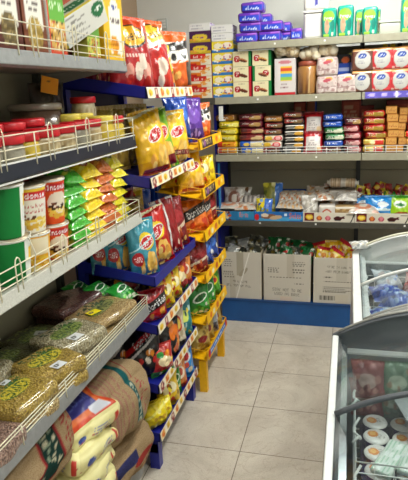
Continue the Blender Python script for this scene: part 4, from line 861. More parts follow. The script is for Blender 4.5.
def diaper(x0, x1, h, Yf, lab, dark=False, d=.09):
    w = x1-x0; me = block('diaper_pack', w, d, h, dia, .012, (30, 6, 38), .0015, 4, .1)
    wall_item('diaper_pack', me, GLOSSY, (x0+x1)/2, T1, Yf, d, lab, 'packet')
diaper(-0.184, -0.096, .175, 3.82, 'green nappy pack directly right of the white canisters')
diaper(-0.087, 0.009, .185, 3.82, 'green nappy pack second right of the white canisters')
diaper(0.022, 0.079, .17, 3.95, 'green nappy pack set back in shadow')
diaper(0.067, 0.155, .165, 3.82, 'green nappy pack left of the empty clear tub')
diaper(0.161, 0.177, .16, 3.9, 'thin edge of a green nappy pack behind the fourth one')
diaper(0.298, 0.380, .21, 3.82, 'green nappy pack cut by the right edge of the photo')
ct = empty('clear_tub', (0.236, 3.93, T1), 'pale clear plastic tub on the top deck between nappy packs', 'tub')
put('body', block('body', .13, .14, .07, {'all': [('fill', 'b9bcae')]}, .01, (4, 4, 4)), GLOSSY, ct)
put('lid', block('lid', .138, .148, .012, {'all': [('fill', 'c9ccc0')]}, .004, (4, 4, 3)), GLOSSY, ct, (0, 0, .07))

# ------------------------------------------------------------------ back wall, second deck
T2 = 1.657
def waf(top, bot, blob): return [('fill', bot), ('rect', 0, .45, 1, 1, top), ('band', .52, .1, .05, bot), ('txt', .45, .72, .6, .3, 'Minis', 'f2e2d8', .08), ('blob', 9, .35, .05, .95, .5, .1, blob, 5)]
WA = {'p': {'front': [('fill', '4a2450'), ('rect', 0, .0, 1, .3, 'c9a82a'), ('ell', .5, .45, .36, .3, 'e3c93c'), ('txt', .5, .45, .5, .25, 'Kids', 'b83a5a'), ('blob', 6, .05, .1, .95, .5, .07, ['e9a23a', 'f3e39a', '8a4a8a'], 5)], 'all': [('fill', '55305a')]},
      'r': {'front': [('fill', 'e8dcc4'), ('rect', 0, .55, .75, 1, 'd0241c'), ('txt', .36, .76, .56, .26, 'Wafer', 'f4e8e0'), ('rect', 0, 0, .5, .32, 'e07a1c'), ('rect', 0, .0, .3, .2, 'c8201c'), ('blob', 7, .55, .1, .98, .8, .1, ['e8a04a', 'f0c888', 'd8842c'], 5)], 'all': [('fill', 'b8241c')]},
      'b': {'front': [('fill', 'e9cf3a'), ('rect', 0, 0, 1, .3, '2f76c0'), ('ell', .3, .6, .2, .25, 'f3ead0'), ('ell', .72, .62, .22, .26, 'f0e2d8'), ('txt', .72, .62, .36, .24, 'Milk', 'c03a5a'), ('blob', 9, .1, .1, .9, .5, .07, ['f2efe0', 'e07a2c', '3a4a9a'], 5)], 'right': [('fill', '2f6fb4'), ('rect', 0, .35, 1, .7, 'e3c93c')], 'all': [('fill', 'd8c23a')]}}
H_ = .074
xw0, xw1 = -1.002, -0.846
for i, k in enumerate('rrrrpp'):
    me = cached('waf'+k, lambda: block('wafer_carton', .15, .16, H_-.001, WA[k], .0015, (30, 10, 14)))
    wall_item('biscuit_carton', me, CARD, xw0, T2+.001+H_*i, 3.83, .16, ('red and cream' if k == 'r' else 'purple and yellow')+' biscuit carton, %s in the left carton column' % posn(i, 6), 'box', 'cartons in the two left columns')
for i in range(5):
    me = cached('wafb', lambda: block('wafer_carton', .15, .16, H_-.001, WA['b'], .0015, (30, 10, 14)))
    wall_item('biscuit_carton', me, CARD, xw1, T2+.001+H_*i, 3.83, .16, 'yellow and blue biscuit carton, %s in the right carton column' % posn(i, 5), 'box', 'cartons in the two left columns')
wt = {'front': [('fill', 'e9e8e6'), ('lines', .1, .2, .9, .8, 2, 'b9b6c0', 4)], 'right': [('fill', 'c9b8d8'), ('blob', 8, 0, 0, 1, 1, .12, ['7a4a9a', 'e9e8e6'], 4)], 'all': [('fill', 'ecebe8')]}
for i, (x, z, w) in enumerate(((xw0, T2+.001+H_*6, 'on the left carton column'), (xw1, T2+.001+H_*5, 'on the right carton column'), (xw1, T2+.001+H_*5+.052, 'at the very top of the right carton column'))):
    wall_item('biscuit_carton', cached('whitetop', lambda: block('white_carton', .148, .16, .05, wt, .0015, (30, 10, 12))), CARD, x, z, 3.83, .16, 'white carton lying '+w, 'box')
def seven(edge, side, bar, flip): 
    L = [('fill', 'e6dcb4'), ('rect', .86 if not flip else .0, 0, 1 if not flip else .14, 1, edge)]
    c = (.22, .74) if not flip else (.78, .74)
    L += [('ell', .24 if not flip else .72, .5, .17, .22, 'b4182a'), ('txt', .24 if not flip else .72, .5, .16, .26, '7', 'f4f0ea'), ('ell', .55, .42, .26, .1, bar, -.35), ('ell', .56, .36, .22, .07, '5a2c18', -.35), ('lines', .3, .78, .8, .92, 1, 'b8a888', 3)]
    return {'front': L, 'all': [('fill', edge)], 'right': [('fill', edge)]}
SV = [(235, 252, 0, 'a', 0)]
col1x, col2x = -0.713, -0.580; bw = .125
rows7 = [('b4182a', '7a3a22', 'red'), ('b4182a', '6a3420', 'red'), ('187a3a', 'c07a4a', 'green')]
rowsR = [('187a3a', 'b8683a', 'green'), ('187a3a', 'a86a4a', 'green'), ('187a3a', 'd8a04a', 'green')]
for i in range(3):
    e, b_c, nm = rows7[i]; me = block('roll_box', bw, .15, .098, seven(e, 0, b_c, False), .0015, (34, 6, 26))
    wall_item('cake_roll_box', me, CARD, col1x, T2+.001+.099*i, 3.82, .15, 'cream cake box with %s edge, %s of the left column beside the wafer cartons' % (nm, ['bottom', 'middle', 'top'][i]), 'box', 'cream cake boxes with red badge')
    e, b_c, nm = rowsR[i]; me = block('roll_box', bw, .15, .098, seven(e, 0, b_c, i == 1), .0015, (34, 6, 26))
    wall_item('cake_roll_box', me, CARD, col2x+.002, T2+.001+.099*i, 3.82, .15, 'cream cake box with %s edge, %s of the right column beside the coloured sticks box' % (nm, ['bottom', 'middle', 'top'][i]), 'box', 'cream cake boxes with red badge')
xs0, xs1 = -0.492, -0.352
stk = [('fill', 'd8d0d0'), ('rect', 0, 0, 1, .08, 'c0202a'), ('rect', .3, .38, .82, .78, 'e8b43a')]+[('rect', .3+.13*k, .38, .41+.13*k, .78, 'e9c43a') for k in range(4)]+[('rect', .3, .66, .82, .74, 'd84a2c'), ('rect', .3, .5, .82, .58, '4aa0d8'), ('rect', .3, .42, .82, .5, '8cc24a'), ('lines', .3, .16, .8, .34, 2, '8a6a70', 4), ('ell', .5, .9, .3, .05, 'c87a84')]
wall_item('sticks_box', block('sticks_box', xs1-xs0, .12, .235, {'front': stk, 'all': [('fill', 'c9c2c2')]}, .004, (34, 5, 46)), GLOSSY, (xs0+xs1)/2, T2+.001, 3.82, .12, 'tall white box with a window of rainbow sticks', 'box')
# clear bags of pale puffs
def puffs(x0, x1, z, Yf, n, seed, lab, hh=.085):
    rs = random.Random(seed); V_, F_, C_ = [], [], []
    for i in range(n):
        cx = rs.uniform(x0+.02, x1-.02); cy = Yf+rs.uniform(.02, .09); cz = z+rs.uniform(.022, hh-.01); r = rs.uniform(.023, .03)
        nu, nv = 12, 8; off = len(V_)
        for j in range(nv):
            for k in range(nu):
                th = PI*j/(nv-1); ph = 2*PI*k/(nu-1); q = 1+.08*math.sin(3*ph+i)
                V_.append((cx+r*q*math.sin(th)*math.cos(ph), cy+r*q*math.sin(th)*math.sin(ph), max(z+.001, cz+r*math.cos(th))))
        F_ += grid_faces(nu, nv, off, False); c = lin(rs.choice(['d9c7a2', 'e6d8b8', 'cdb58a', 'e9dfc8'])); C_ += [c]*(nu*nv)
    c0 = ((x0+x1)/2, Yf+.05, z); V_ = [(a-c0[0], b-c0[1], c-c0[2]) for a, b, c in V_]
    return item('puff_bag', mesh_from('puff_bag', V_, F_, np.array(C_)), FILM, c0, (0, 0, 0), lab, 'bag')
puffs(-0.497, -0.331, T2+.237, 3.81, 46, 3, 'clear bag of round pale puffs on top of the rainbow sticks box')
jx = -0.274
pj = empty('biscuit_jar', (jx, 3.9, T2+.001), 'large clear jar of biscuits with rusty red lid and cream label', 'jar')
put('body', lathe('body', [(.062, 0), (.07, .012), (.071, .17), (.06, .185)], [('fill', 'a8763c'), ('blob', 60, .2, 0, .8, .25, .02, ['4a2614', '6a3a1c', 'e0c088'], 3, 1), ('rect', .24, .24, .78, .86, 'ded6c4'), ('rect', .3, .24, .36, .86, 'c98a4a'), ('ell', .56, .68, .08, .1, 'a8282a'), ('txt', .56, .48, .2, .08, 'CAFE', '8a2a24'), ('lines', .46, .3, .7, .42, 2, '6a5444', 4)], 48), FILM, pj)
put('lid', lathe('lid', [(.064, .182), (.066, .184), (.066, .208), (.058, .214), (.001, .214)], None, 36), M('rusty_red_lid', '9a4a34', .45), pj)
puffs(-0.325, -0.202, T2+.217, 3.82, 32, 5, 'clear bag of round pale puffs on the lid of the biscuit jar', .09)
bun = {'all': [('fill', 'cdbcb8')], 'front': [('fill', 'd0bfbb'), ('blob', 20, 0, 0, 1, 1, .1, ['b89a98', 'e3d8d4', 'a88684', 'dccac6'], 4), ('ell', .6, .82, .2, .12, 'e09a3a'), ('ell', .5, .75, .22, .1, 'b84a5a', .2), ('band', .3, .1, .02, '9a7a7a')]}
bm_ = block('wafer_bundle', .128, .12, .112, bun, .012, (26, 6, 24), .003, 5, .15)
x_a, x_b = -0.147, -0.022
wall_item('wafer_bundle', bm_, FILM, x_a, T2+.001, 3.82, .12, 'pinkish white wrapped wafer bundle at the bottom left beside the biscuit jar', 'packet', 'pinkish wafer bundles')
wall_item('wafer_bundle', bm_, FILM, x_b, T2+.001, 3.82, .12, 'pinkish white wrapped wafer bundle at the bottom right beside the brown cakes', 'packet', 'pinkish wafer bundles')
wall_item('wafer_bundle', bm_, FILM, x_a, T2+.115, 3.82, .12, 'pinkish white wrapped wafer bundle lying on top of another', 'packet', 'pinkish wafer bundles')
puffs(-0.202, -0.084, T2+.229, 3.82, 32, 6, 'clear bag of round pale puffs on the top wafer bundle', .09)
wall_item('small_carton', block('bcart', .085, .1, .13, {'all': [('fill', '1c3fa0')], 'front': [('fill', '1f48b0'), ('rect', 0, .6, 1, 1, '20242c'), ('ell', .6, .75, .3, .16, 'd8642c'), ('rect', .1, .2, .9, .35, 'aab8e0')]}, .002, (16, 4, 24)), CARD, -0.042, T2+.115, 3.94, .1, 'blue and black carton on top behind the wafer bundles', 'box')
wall_item('small_carton', block('bcart0', .2, .1, .112, {'all': [('fill', '2a3a6a')]}, .002, (4, 4, 4)), CARD, -0.039, T2+.001, 3.945, .1, 'dark blue carton underneath the blue and black one', 'box')
wall_item('small_carton', block('bcart2', .075, .1, .14, {'all': [('fill', '26262a')], 'front': [('fill', '222226'), ('rect', .2, .1, .8, .6, 'd8d6d0'), ('rect', 0, .85, 1, 1, 'c9c05a')]}, .002, (16, 4, 24)), CARD, 0.026, T2+.115, 3.945, .1, 'black and white carton behind the brown cake packs', 'box')
def cake_art(bg, c2, seed): return {'all': [('fill', c2)], 'top': [('fill', 'c98a4a')], 'front': [('fill', bg), ('blob', 24, 0, 0, 1, 1, .09, [c2, bg], seed), ('rect', 0, .9, 1, 1, 'c9985a'), ('ell', .5, .5, .37, .42, 'b9b7b2'), ('ell', .5, .5, .34, .39, 'c6c5c0'), ('ell', .48, .68, .2, .13, '2446a0', .15), ('txt', .48, .68, .3, .12, 'cake', 'c8d4ee', .15), ('lines', .3, .28, .7, .5, 2, '9a98a0', 4)]}
ck = [block('cake_pack', .135, .11, .132, cake_art('6a3a2c', '4c281e', 3), .012, (34, 6, 34), .002, 3, .12), block('cake_pack', .135, .11, .132, cake_art('c82a34', 'dcb0a8', 4), .012, (34, 6, 34), .002, 4, .12)]
for i, (px_, kk, w) in enumerate(((0.075, 0, 'brown'), (0.195, 1, 'red'), (0.314, 1, 'red'), (0.433, 1, 'red'))):
    for j in (0, 1):
        wall_item('cake_pack', ck[kk], FILM, px_, T2+.001+.134*j, 3.82, .11, '%s wrapped cake pack with round silver label, %s, %s column from the left' % (w, ['lower', 'upper'][j], ['first', 'second', 'third', 'fourth'][i]), 'packet', 'cake packs with round silver labels')
for i, px_ in enumerate((0.217, 0.265, 0.308)):
    t = empty('sauce_bottle', (px_, 3.97, T2+.001), 'dark bottle with %s behind the red cake packs, %s' % (['yellow cap', 'yellow cap', 'black cap'][i], ['left', 'middle', 'right'][i]), 'bottle')
    put('body', lathe('body', [(.026, 0), (.028, .01), (.028, .225), (.014, .25), (.012, .26)], [('fill', '17130f')], 20), GLOSSY, t)
    put('cap', lathe('cap', [(.016, .258), (.016, .298), (.001, .3)], None, 16), M('yellow_cap', 'd8b41c', .4) if i < 2 else DARK, t)

# ------------------------------------------------------------------ back wall, third deck: stacks of biscuits and bars
T3 = 1.264
def bis(bg, c2, c3, txt=None, tc='f0ece4', food=None, seed=3):
    L = [('fill', bg), ('rect', 0, 0, .3, 1, c2), ('rect', 0, .82, 1, 1, c2), ('band', .2, .3, .06, c3)]
    if food: L += [('ell', .78, .45, .18, .36, food), ('ell', .6, .35, .13, .28, food)]
    if txt: L += [('txt', .42, .58, .5, .42, txt, tc)]
    return L
BIS = {
 'brown': (bis('5a3a1c', '7a4a22', 'b8903a', 'Choc', food='a8742c'), 'brown and gold biscuit pack'),
 'yellow': (bis('d9c01c', 'b8a016', '5a7a2a', 'Lemon', 'f4f0c0', 'e8dc6a'), 'yellow biscuit pack'),
 'yred': (bis('e3bc1c', 'c8321c', 'b8281c', 'Tea', 'b8281c', 'e89a2a'), 'yellow and red biscuit pack'),
 'maroon': (bis('5c1420', '3a0e16', '8a2a34', 'Digestive', 'e9d8d0', 'b8925a'), 'maroon biscuit pack'),
 'redbrown': (bis('7a1a20', '4a1014', 'a83a2c', None, food='c8a878'), 'dark red biscuit pack'),
 'bluecream': (bis('e6dcb0', '1c5ac0', '2a6ad0', None, food='e8d8a0')+[('rect', 0, .0, .48, 1, '1c58bc'), ('ell', .3, .5, .13, .3, 'e9c45a')], 'blue and cream wafer pack'),
 'redblack': (bis('2a1614', '7a1c1c', 'a8342c', 'Cocoa', food='7a5a34'), 'red and black wafer pack'),
 'whitered': (bis('efe0d0', 'd8c9a0', 'd83a44', None)+[('ell', .75, .5, .22, .45, 'd8404c'), ('ell', .75, .5, .14, .3, 'f0b0b0'), ('ell', .25, .5, .2, .4, 'e3b83a')], 'white biscuit pack with red circle'),
 'cookie': (bis('17120f', '2a2420', 'e6e2da', None)+[('rect', 0, .72, 1, .86, 'e6e2da'), ('ell', .74, .4, .24, .34, 'd8a03a'), ('rect', .1, .2, .45, .5, '8a8884')], 'black and white cookie pack'),
 'blue': (bis('1446a8', '0f3580', '2c6ad8', 'Oreo', 'e8ecf4'), 'blue biscuit roll pack'),
 'green': (bis('1c7a3a', '0f5a28', 'e8e4d8', 'mint', 'f0f0e8', 'd8dcc0'), 'green biscuit roll pack'),
 'dred': (bis('8a1424', '5a0e18', 'e3c8c0', 'bar', 'e8c8c4', 'e0a0a0'), 'deep red bar pack'),
 'redgold': (bis('c0201c', '8a1814', 'c89a2a', 'Gold', 'f2e0a0', 'b89a4a')+[('rect', .5, .1, 1, .8, 'a8862c')], 'red and gold biscuit pack'),
 'creamred': (bis('e8cf6a', 'c8b04a', 'd8241c', None)+[('rect', .5, .1, 1, .9, 'd82c1c'), ('ell', .45, .5, .12, .3, 'f0e6b0')], 'cream pack with red end'),
 'amber': ([('fill', 'bf8038'), ('rect', .05, .1, .95, .9, 'cf9a50'), ('txt', .5, .55, .7, .4, 'matte', '9a3418'), ('rect', 0, .0, 1, .06, 'a8641c')], 'amber tea carton'),
 'redy': (bis('e8d84a', 'd82a20', 'd82a20', None)+[('rect', .5, 0, 1, 1, 'd82a20')], 'lime yellow and red packet'),
}
def row(x0, x1, kinds, pitch, where, d=.16, Yf=3.815, z0=T3, soft=True, grp=None, xj=.006):
    w = x1-x0; rs = random.Random(int(x0*1000)); n = len(kinds)
    for i, k in enumerate(kinds):
        art, nm = BIS[k]
        me = cached('bis_%s_%.3f_%.3f' % (k, w, pitch), lambda: block('biscuit_pack', w-.006, d, pitch-.0015, {'front': art, 'all': [art[0]], 'top': art}, (pitch*.3 if soft else .002), (34, 6, 12), .0015 if soft else 0, 3, .1 if soft else 0))
        wall_item('biscuit_pack', me, FOIL if soft else CARD, (x0+x1)/2+rs.uniform(-xj, xj), z0+pitch*i+.0005, Yf+rs.uniform(0, .006), d, '%s, %s in the %s' % (nm, posn(i, n), where), 'packet', 'biscuit stacks on the third deck', rs.uniform(-.16, .16))
XS = [-0.903, -0.751, -0.574, -0.439, -0.300, -0.166, -0.034, 0.082, 0.234, 0.309, 0.365, 0.475]
row(XS[0], XS[1], ['yred', 'yred', 'yellow', 'yellow', 'yellow', 'brown'], .046, 'leftmost front stack')
row(XS[1], XS[2], ['bluecream', 'bluecream', 'redbrown', 'redbrown', 'maroon', 'maroon'], .046, 'second front stack from left')
row(XS[2], XS[3], ['redblack', 'whitered', 'whitered', 'redblack', 'redblack', 'brown'], .043, 'third front stack from left')
row(XS[3], XS[4], ['cookie']*5+['redblack', 'redblack'], .04, 'fourth front stack from left')
for j in range(3):
    rw = [('fill', 'c01a24'), ('rect', .12, .12, .88, .72, 'e2dad6'), ('lines', .2, .2, .8, .6, 4, '9a8a8c', 3), ('rect', 0, .86, 1, 1, '8a1018'), ('ell', .8, .2, .14, .1, 'e8c89a')]
    me = cached('rwp', lambda: pillow('red_pack', XS[5]-XS[4]-.004, .15, .05, rw, 5, .8, (26, 26)))
    item('biscuit_pack', me, FOIL, ((XS[4]+XS[5])/2, 3.84+.055*j, T3+.001+(.0 if j == 0 else .02*j)), (R(-14), 0, R(rn.uniform(-3, 3))), 'large red pack with white label panel, %s of three leaning' % ['front', 'middle', 'back'][j], 'packet')
for j in range(2):
    item('biscuit_pack', CACHE['rwp'], FOIL, ((XS[4]+XS[5])/2, 3.885+.05*j, T3+.13), (R(-16), 0, R(3)), 'large red pack with white label panel in the upper tier, %s' % ['front', 'behind'][j], 'packet')
row(XS[5], XS[6], ['redblack', 'blue', 'green', 'green', 'blue', 'blue'], .043, 'mixed front stack of rolls')
row(XS[6], XS[7], ['dred', 'dred', 'dred', 'dred', 'maroon'], .046, 'front stack left of the joint')
row(XS[7]+.012, XS[8], ['creamred', 'creamred', 'redgold', 'redgold', 'redgold', 'redgold'], .046, 'front stack right of the joint')
row(XS[8], XS[9], ['amber']*6, .05, 'left amber stack', soft=False, xj=.002)
row(XS[9], XS[10], ['amber']*6, .048, 'right amber stack', soft=False, Yf=3.84, xj=.002)
row(XS[10], XS[11], ['redy', 'amber', 'redy', 'redgold', 'redgold'], .046, 'stack cut by the right edge')
tall = {'all': [('fill', '6a1c1c')], 'front': [('fill', '7a2420'), ('rect', .1, .5, .9, .9, 'a84a34'), ('ell', .5, .35, .3, .2, 'c88a4a'), ('lines', .15, .6, .85, .85, 3, 'c99a7a', 2)]}
for x, z, w, h, lb in ((-0.344, T3, .085, .36, 'tall dark red carton standing at the back beside the blue-edged one'), (-0.259, T3, .07, .35, 'tall brown carton with blue edge standing at the back'),
                 (0.013, T3, .13, .36, 'wide tall red carton standing at the back near the joint'), (0.122, T3, .09, .3, 'dark red carton standing at the back right of the joint'), (0.329, T3, .16, .33, 'wide dim red carton standing at the back behind the amber cartons')):
    f = tall if 'blue' not in lb.split('beside')[0] else {'all': [('fill', '2a3a6a')], 'front': [('fill', '8a4a2c'), ('rect', .8, 0, 1, 1, '1c3a8a'), ('ell', .4, .5, .3, .2, 'c8763a')]}
    wall_item('tall_carton', block('tall_carton', w, .05, h, f, .002, (20, 3, 30)), CARD, x, z, 4.07, .05, lb, 'box')
for i, (x0, x1) in enumerate(((XS[0], XS[1]), (XS[1], XS[2]), (XS[2], XS[3]), (XS[3], XS[4]), (XS[5], XS[6]), (XS[7]+.01, XS[8]))):
    k = ['brown', 'maroon', 'redblack', 'redblack', 'redgold', 'maroon'][i]
    row(x0, x1, [k]*4, .04, ['first', 'second', 'third', 'fourth', 'fifth', 'sixth'][i]+' back stack from left', Yf=3.99, d=.075)

# ------------------------------------------------------------------ back wall, fourth deck: display trays
T4 = .787
def tray(x0, x1, art, lab, h=.068, inner='2a6ab0'):
    c = ((x0+x1)/2, 3.93, T4); w = x1-x0
    t = empty('display_tray', c, lab, 'tray')
    a = {'front': art, 'all': [('fill', inner)]}
    put('front_panel', block('front_panel', w, .004, h, a, .001, (90, 2, 16)), CARD, t, (0, -.125, 0))
    put('base', block('base', w, .25, .004, {'all': [('fill', 'b8a88a')]}, .001, (4, 4, 2)), CARD, t)
    for s in (-1, 1): put('side_panel', block('side_panel', .004, .246, h, {'all': [('fill', inner)]}, .001, (2, 6, 4)), CARD, t, (s*(w/2-.002), 0, 0))
    put('back_panel', block('tray_back', w-.01, .004, h, {'all': [('fill', inner)]}, .001, (6, 2, 4)), CARD, t, (0, .12, 0)); return t
blue_tray = [('fill', '2f86b8'), ('rect', 0, 0, 1, .12, '1c5a8a'), ('blob', 12, 0, 0, .38, 1, .05, ['b8482a', 'e3c8a0', 'c9842c', '7a2c1c'], 3, .3), ('rect', .58, .35, .86, .92, '3a9ac8'), ('txt', .72, .62, .24, .5, 'Rings', 'e2622a'), ('rect', .38, 0, .56, 1, '2674a8')]
blue2 = [('fill', '1f6ab4'), ('band', .05, .3, .2, '4aa4d8'), ('ell', .05, .4, .05, .35, 'c8202a'), ('ell', .3, .5, .14, .26, '8a5a3a', -.3), ('ell', .45, .4, .12, .24, 'c8a884', -.3), ('ell', .22, .62, .08, .2, 'e0d0b8'), ('rect', .62, .6, .68, .85, 'd8e4f0'), ('txt', .85, .6, .24, .55, 'Swiss', 'e2703a')]
white_tray = [('fill', 'ddd6c6'), ('rect', .03, .1, .22, .95, '6a1022'), ('ell', .125, .52, .075, .28, 'e2b62a'), ('ell', .125, .52, .05, .14, 'f0d86a'),
              ('ell', .32, .4, .055, .26, 'a83c1c'), ('ell', .32, .46, .03, .22, 'e0823a'), ('ell', .49, .4, .055, .26, 'b84a5c'), ('ell', .49, .46, .03, .22, 'd8808a'), ('ell', .68, .38, .08, .24, '3c0e12'), ('ell', .77, .5, .05, .16, '4a1418'), ('band', 1.2, -.8, .02, 'ddd6c6'), ('vband', .93, .08, .012, '26221f'), ('rect', .84, .76, .98, .84, '26221f')]
tx = [-0.881, -0.640, -0.294, 0.059, 0.403]
tray(tx[0]-.03, tx[1]-.003, blue_tray, 'blue display tray with orange lettering at the left end of the fourth deck')
tray(tx[1], tx[2]-.003, blue2, 'longer blue display tray with cake roll picture, second from the left')
tray(tx[2], tx[3]-.003, white_tray, 'white display tray with maroon and yellow logo, left of the joint', inner='cfc8b8')
tray(tx[3], tx[4]+.01, white_tray, 'white display tray with maroon and yellow logo at the right edge', inner='cfc8b8')
ZT4 = T4+.006
def clearpack(cols, seed, ring=None): 
    a = [('fill', 'b9b2a8'), ('blob', 26, 0, 0, 1, 1, .1, cols, seed), ('band', .2, .5, .02, 'e9e6e0'), ('band', .8, -.3, .015, 'dcd8d2')]
    if ring: a += [('ell', .5, .5, .3, .34, ring), ('ell', .5, .5, .15, .17, 'c4bcb0')]
    return a
CP = {'ring': clearpack(['a89484', 'c9bcb0', '8a7464', 'd9d4cc'], 3, '7a4a34'), 'white': clearpack(['e6e2dc', 'c8c4c0', 'a8a4a0', 'f0eeea'], 4), 'roll': clearpack(['c9a070', 'a87a4a', 'e0d0b8', 'd8b890'], 5), 'stripe': [('fill', 'a8a09a')]+[('vband', .08+.12*k, 0, .03, '6c6460' if k % 2 else 'd8d2cc') for k in range(8)],
      'choc': clearpack(['7a5230', '9a6e42', 'b8905c', '5c3c22'], 7), 'orange': clearpack(['c98a5a', 'e0b890', 'd8d0c4', 'b8703a'], 8), 'pink': clearpack(['e0c4b8', 'd0a898', 'e9dcd4', 'c49484'], 9, 'b87858')}
def cp(kind, x, y, z, w, h, d, rx, rz, lab, seed=1):
    me = cached(('cp', kind, w, h, seed), lambda: pillow('clear_pack', w, h, d, CP[kind], seed, .9, (24, 24)))
    return item('clear_pack', me, FILM, (x, y, z), (R(rx), 0, R(rz)), lab, 'packet')
cp('ring', -0.816, 3.96, ZT4+.04, .16, .17, .05, -12, 4, 'clear pack with a brown ring cake standing at the left of the fourth deck')
cp('ring', -0.890, 4.02, ZT4+.02, .14, .13, .05, -12, 4, 'clear pack partly hidden behind the yellow rack at the left of the fourth deck', 3)
cp('stripe', -0.704, 3.95, ZT4, .15, .15, .05, -12, -3, 'clear pack of striped sticks standing on the fourth deck')
cp('stripe', -0.625, 4.03, ZT4, .12, .14, .05, -12, -3, 'clear pack of striped sticks behind the yellow and blue bag', 4)
cp('pink', -0.838, 3.82, ZT4+.075, .19, .13, .045, -80, 5, 'flat clear pack of pink ring cakes in the left blue tray', 2)
cp('white', -0.794, 3.86, ZT4+.028, .2, .15, .05, -86, -4, 'flat clear white pack low in the left blue tray', 2)
cp('orange', -0.711, 3.82, ZT4+.07, .16, .13, .045, -78, 5, 'flat clear pack of orange cakes at the right of the left blue tray', 3)
rs_ = random.Random(77)
def wbag(kind, x, y, z, w, h, rx, rz, lab, seed=2, d=None, ry=0):
    me = cached(('wbag', kind, w, h, seed), lambda: pillow('snack_bag', w, h, d or w*.35, ART[kind], seed, 1.1, (30, 34)))
    return item('snack_bag', me, FOIL, (x, y, z), (R(rx), R(ry), R(rz)), lab, 'bag')
ART['yellowblue'] = [('fill', '2a66c4'), ('rect', 0, 0, .55, 1, 'e6d020'), ('blob', 12, .1, .1, .9, .9, .1, ['7fb0e8', 'f0e68a', '8a8a2a', '1c49a8'], 4)]
ART['olive'] = [('fill', '8a8a2a'), ('vband', .8, .0, .2, '2468c0'), ('blob', 14, 0, 0, .6, 1, .1, ['d0c83a', 'b8a81c', 'e6e2a8', '5c6a1c'], 4)]
ART['brightblue'] = [('fill', '1f8ad8'), ('ell', .6, .62, .2, .12, 'e8f0f4'), ('ell', .6, .4, .3, .06, 'd8ecf4'), ('ell', .65, .14, .3, .12, 'e0a04a'), ('rect', 0, .9, 1, 1, '1c78c0')]
ART['limegreen'] = [('fill', 'a0d01c'), ('ell', .5, .62, .25, .14, 'e8f0e4'), ('ell', .5, .6, .18, .07, '2c7a3a'), ('ell', .6, .18, .34, .14, '9a4a1c'), ('rect', 0, .85, 1, 1, '3c8a1c'), ('vband', .08, 0, .08, '5fae1c')]
wbag('olive', -0.529, 3.99, ZT4+.02, .15, .22, -14, 8, 'olive yellow and blue snack bag standing tallest in the second tray', 4)
wbag('yellowblue', -0.579, 3.85, ZT4+.03, .125, .12, -18, -4, 'small bright yellow and blue bag at the front of the second tray', 5)
for i, px_ in enumerate((-0.448, -0.391, -0.334)):
    cp('roll', px_, 3.83, ZT4+.085-.004*i, .085, .2, .045, -82, 3*i, 'clear sleeve of cream rolls in the second tray, %s of three across the front' % ['left', 'middle', 'right'][i], 4)
    cp('white', px_+.01, 3.88, ZT4+.03, .085, .2, .045, -88, -3*i, 'clear sleeve beneath the cream rolls in the second tray, %s of three' % ['left', 'middle', 'right'][i], 5)
    cp('orange', px_+.005, 3.95, ZT4+.11, .08, .12, .04, -60, 8, 'clear sleeve of cakes at the back of the second tray, %s of three' % ['left', 'middle', 'right'][i], 6)
wall_item('carton_flap', block('carton_flap', .22, .004, .18, {'all': [('fill', '17356c')]}, .001, (4, 2, 4)), CARD, -0.404, ZT4, 4.08, .004, 'dark blue carton flap standing behind the second tray contents', 'box')
cp('white', -0.251, 3.87, ZT4+.01, .125, .16, .06, -14, 6, 'crumpled white clear bag at the left of the left white tray', 7)
cp('orange', -0.287, 3.98, ZT4+.03, .11, .15, .05, -20, -16, 'clear bag of orange rolls behind the crumpled white bag', 7)
for i, (kd, px_, hh, lb) in enumerate((('white', -0.460, .17, 'behind the left cream roll sleeve'), ('choc', -0.357, .165, 'behind the right cream roll sleeve'), ('roll', -0.236, .2, 'behind the crumpled white bag'), ('pink', -0.100, .22, 'behind the white cake box'), ('choc', -0.772, .19, 'right of the ring cake'))):
    cp(kd, px_, 4.08, ZT4, .12, hh, .05, -10, rs_.uniform(-12, 12), 'clear pack at the back of the fourth deck '+lb, 12+i)
bxr = {'all': [('fill', 'd8d2cc')], 'front': [('fill', 'e3ded8'), ('ell', .5, .5, .28, .3, 'c8542c'), ('ell', .5, .5, .2, .2, 'e9dcd0'), ('lines', .2, .1, .8, .25, 2, 'b8786a', 3)]}
bxc = {'all': [('fill', 'a88a5c')], 'front': [('fill', 'a07a44'), ('blob', 40, 0, 0, 1, 1, .07, ['b8945a', '86602e', 'cdb080'], 3), ('rect', 0, .86, 1, 1, 'd9d0c0')]}
wall_item('cake_box', block('cake_box', .115, .1, .105, bxr, .008, (26, 6, 24), .002, 3, .1), FILM, -0.132, ZT4, 3.83, .1, 'white wrapped cake box with orange circle in the left white tray', 'box')
wall_item('cake_box', block('cake_box', .14, .1, .10, bxc, .01, (26, 6, 24), .002, 4, .12), FILM, -0.010, ZT4, 3.83, .1, 'clear box of brown biscuits in the left white tray', 'box')
cp('orange', -0.149, 3.87, ZT4+.135, .13, .12, .05, -72, 10, 'flat clear bag of biscuits on the white cake box', 8)
cp('white', -0.005, 3.86, ZT4+.135, .15, .13, .05, -70, -4, 'flat clear bag on top of the brown biscuit box', 8)
cp('choc', -0.147, 4.03, ZT4+.07, .15, .14, .05, -20, 8, 'dark clear bag standing at the back of the left white tray', 9)
ps = empty('biscuit_sleeve', (-0.029, 4.02, ZT4+.20), 'clear sleeve of upright round biscuits lying on top at the back', 'packet', None, R(-4))
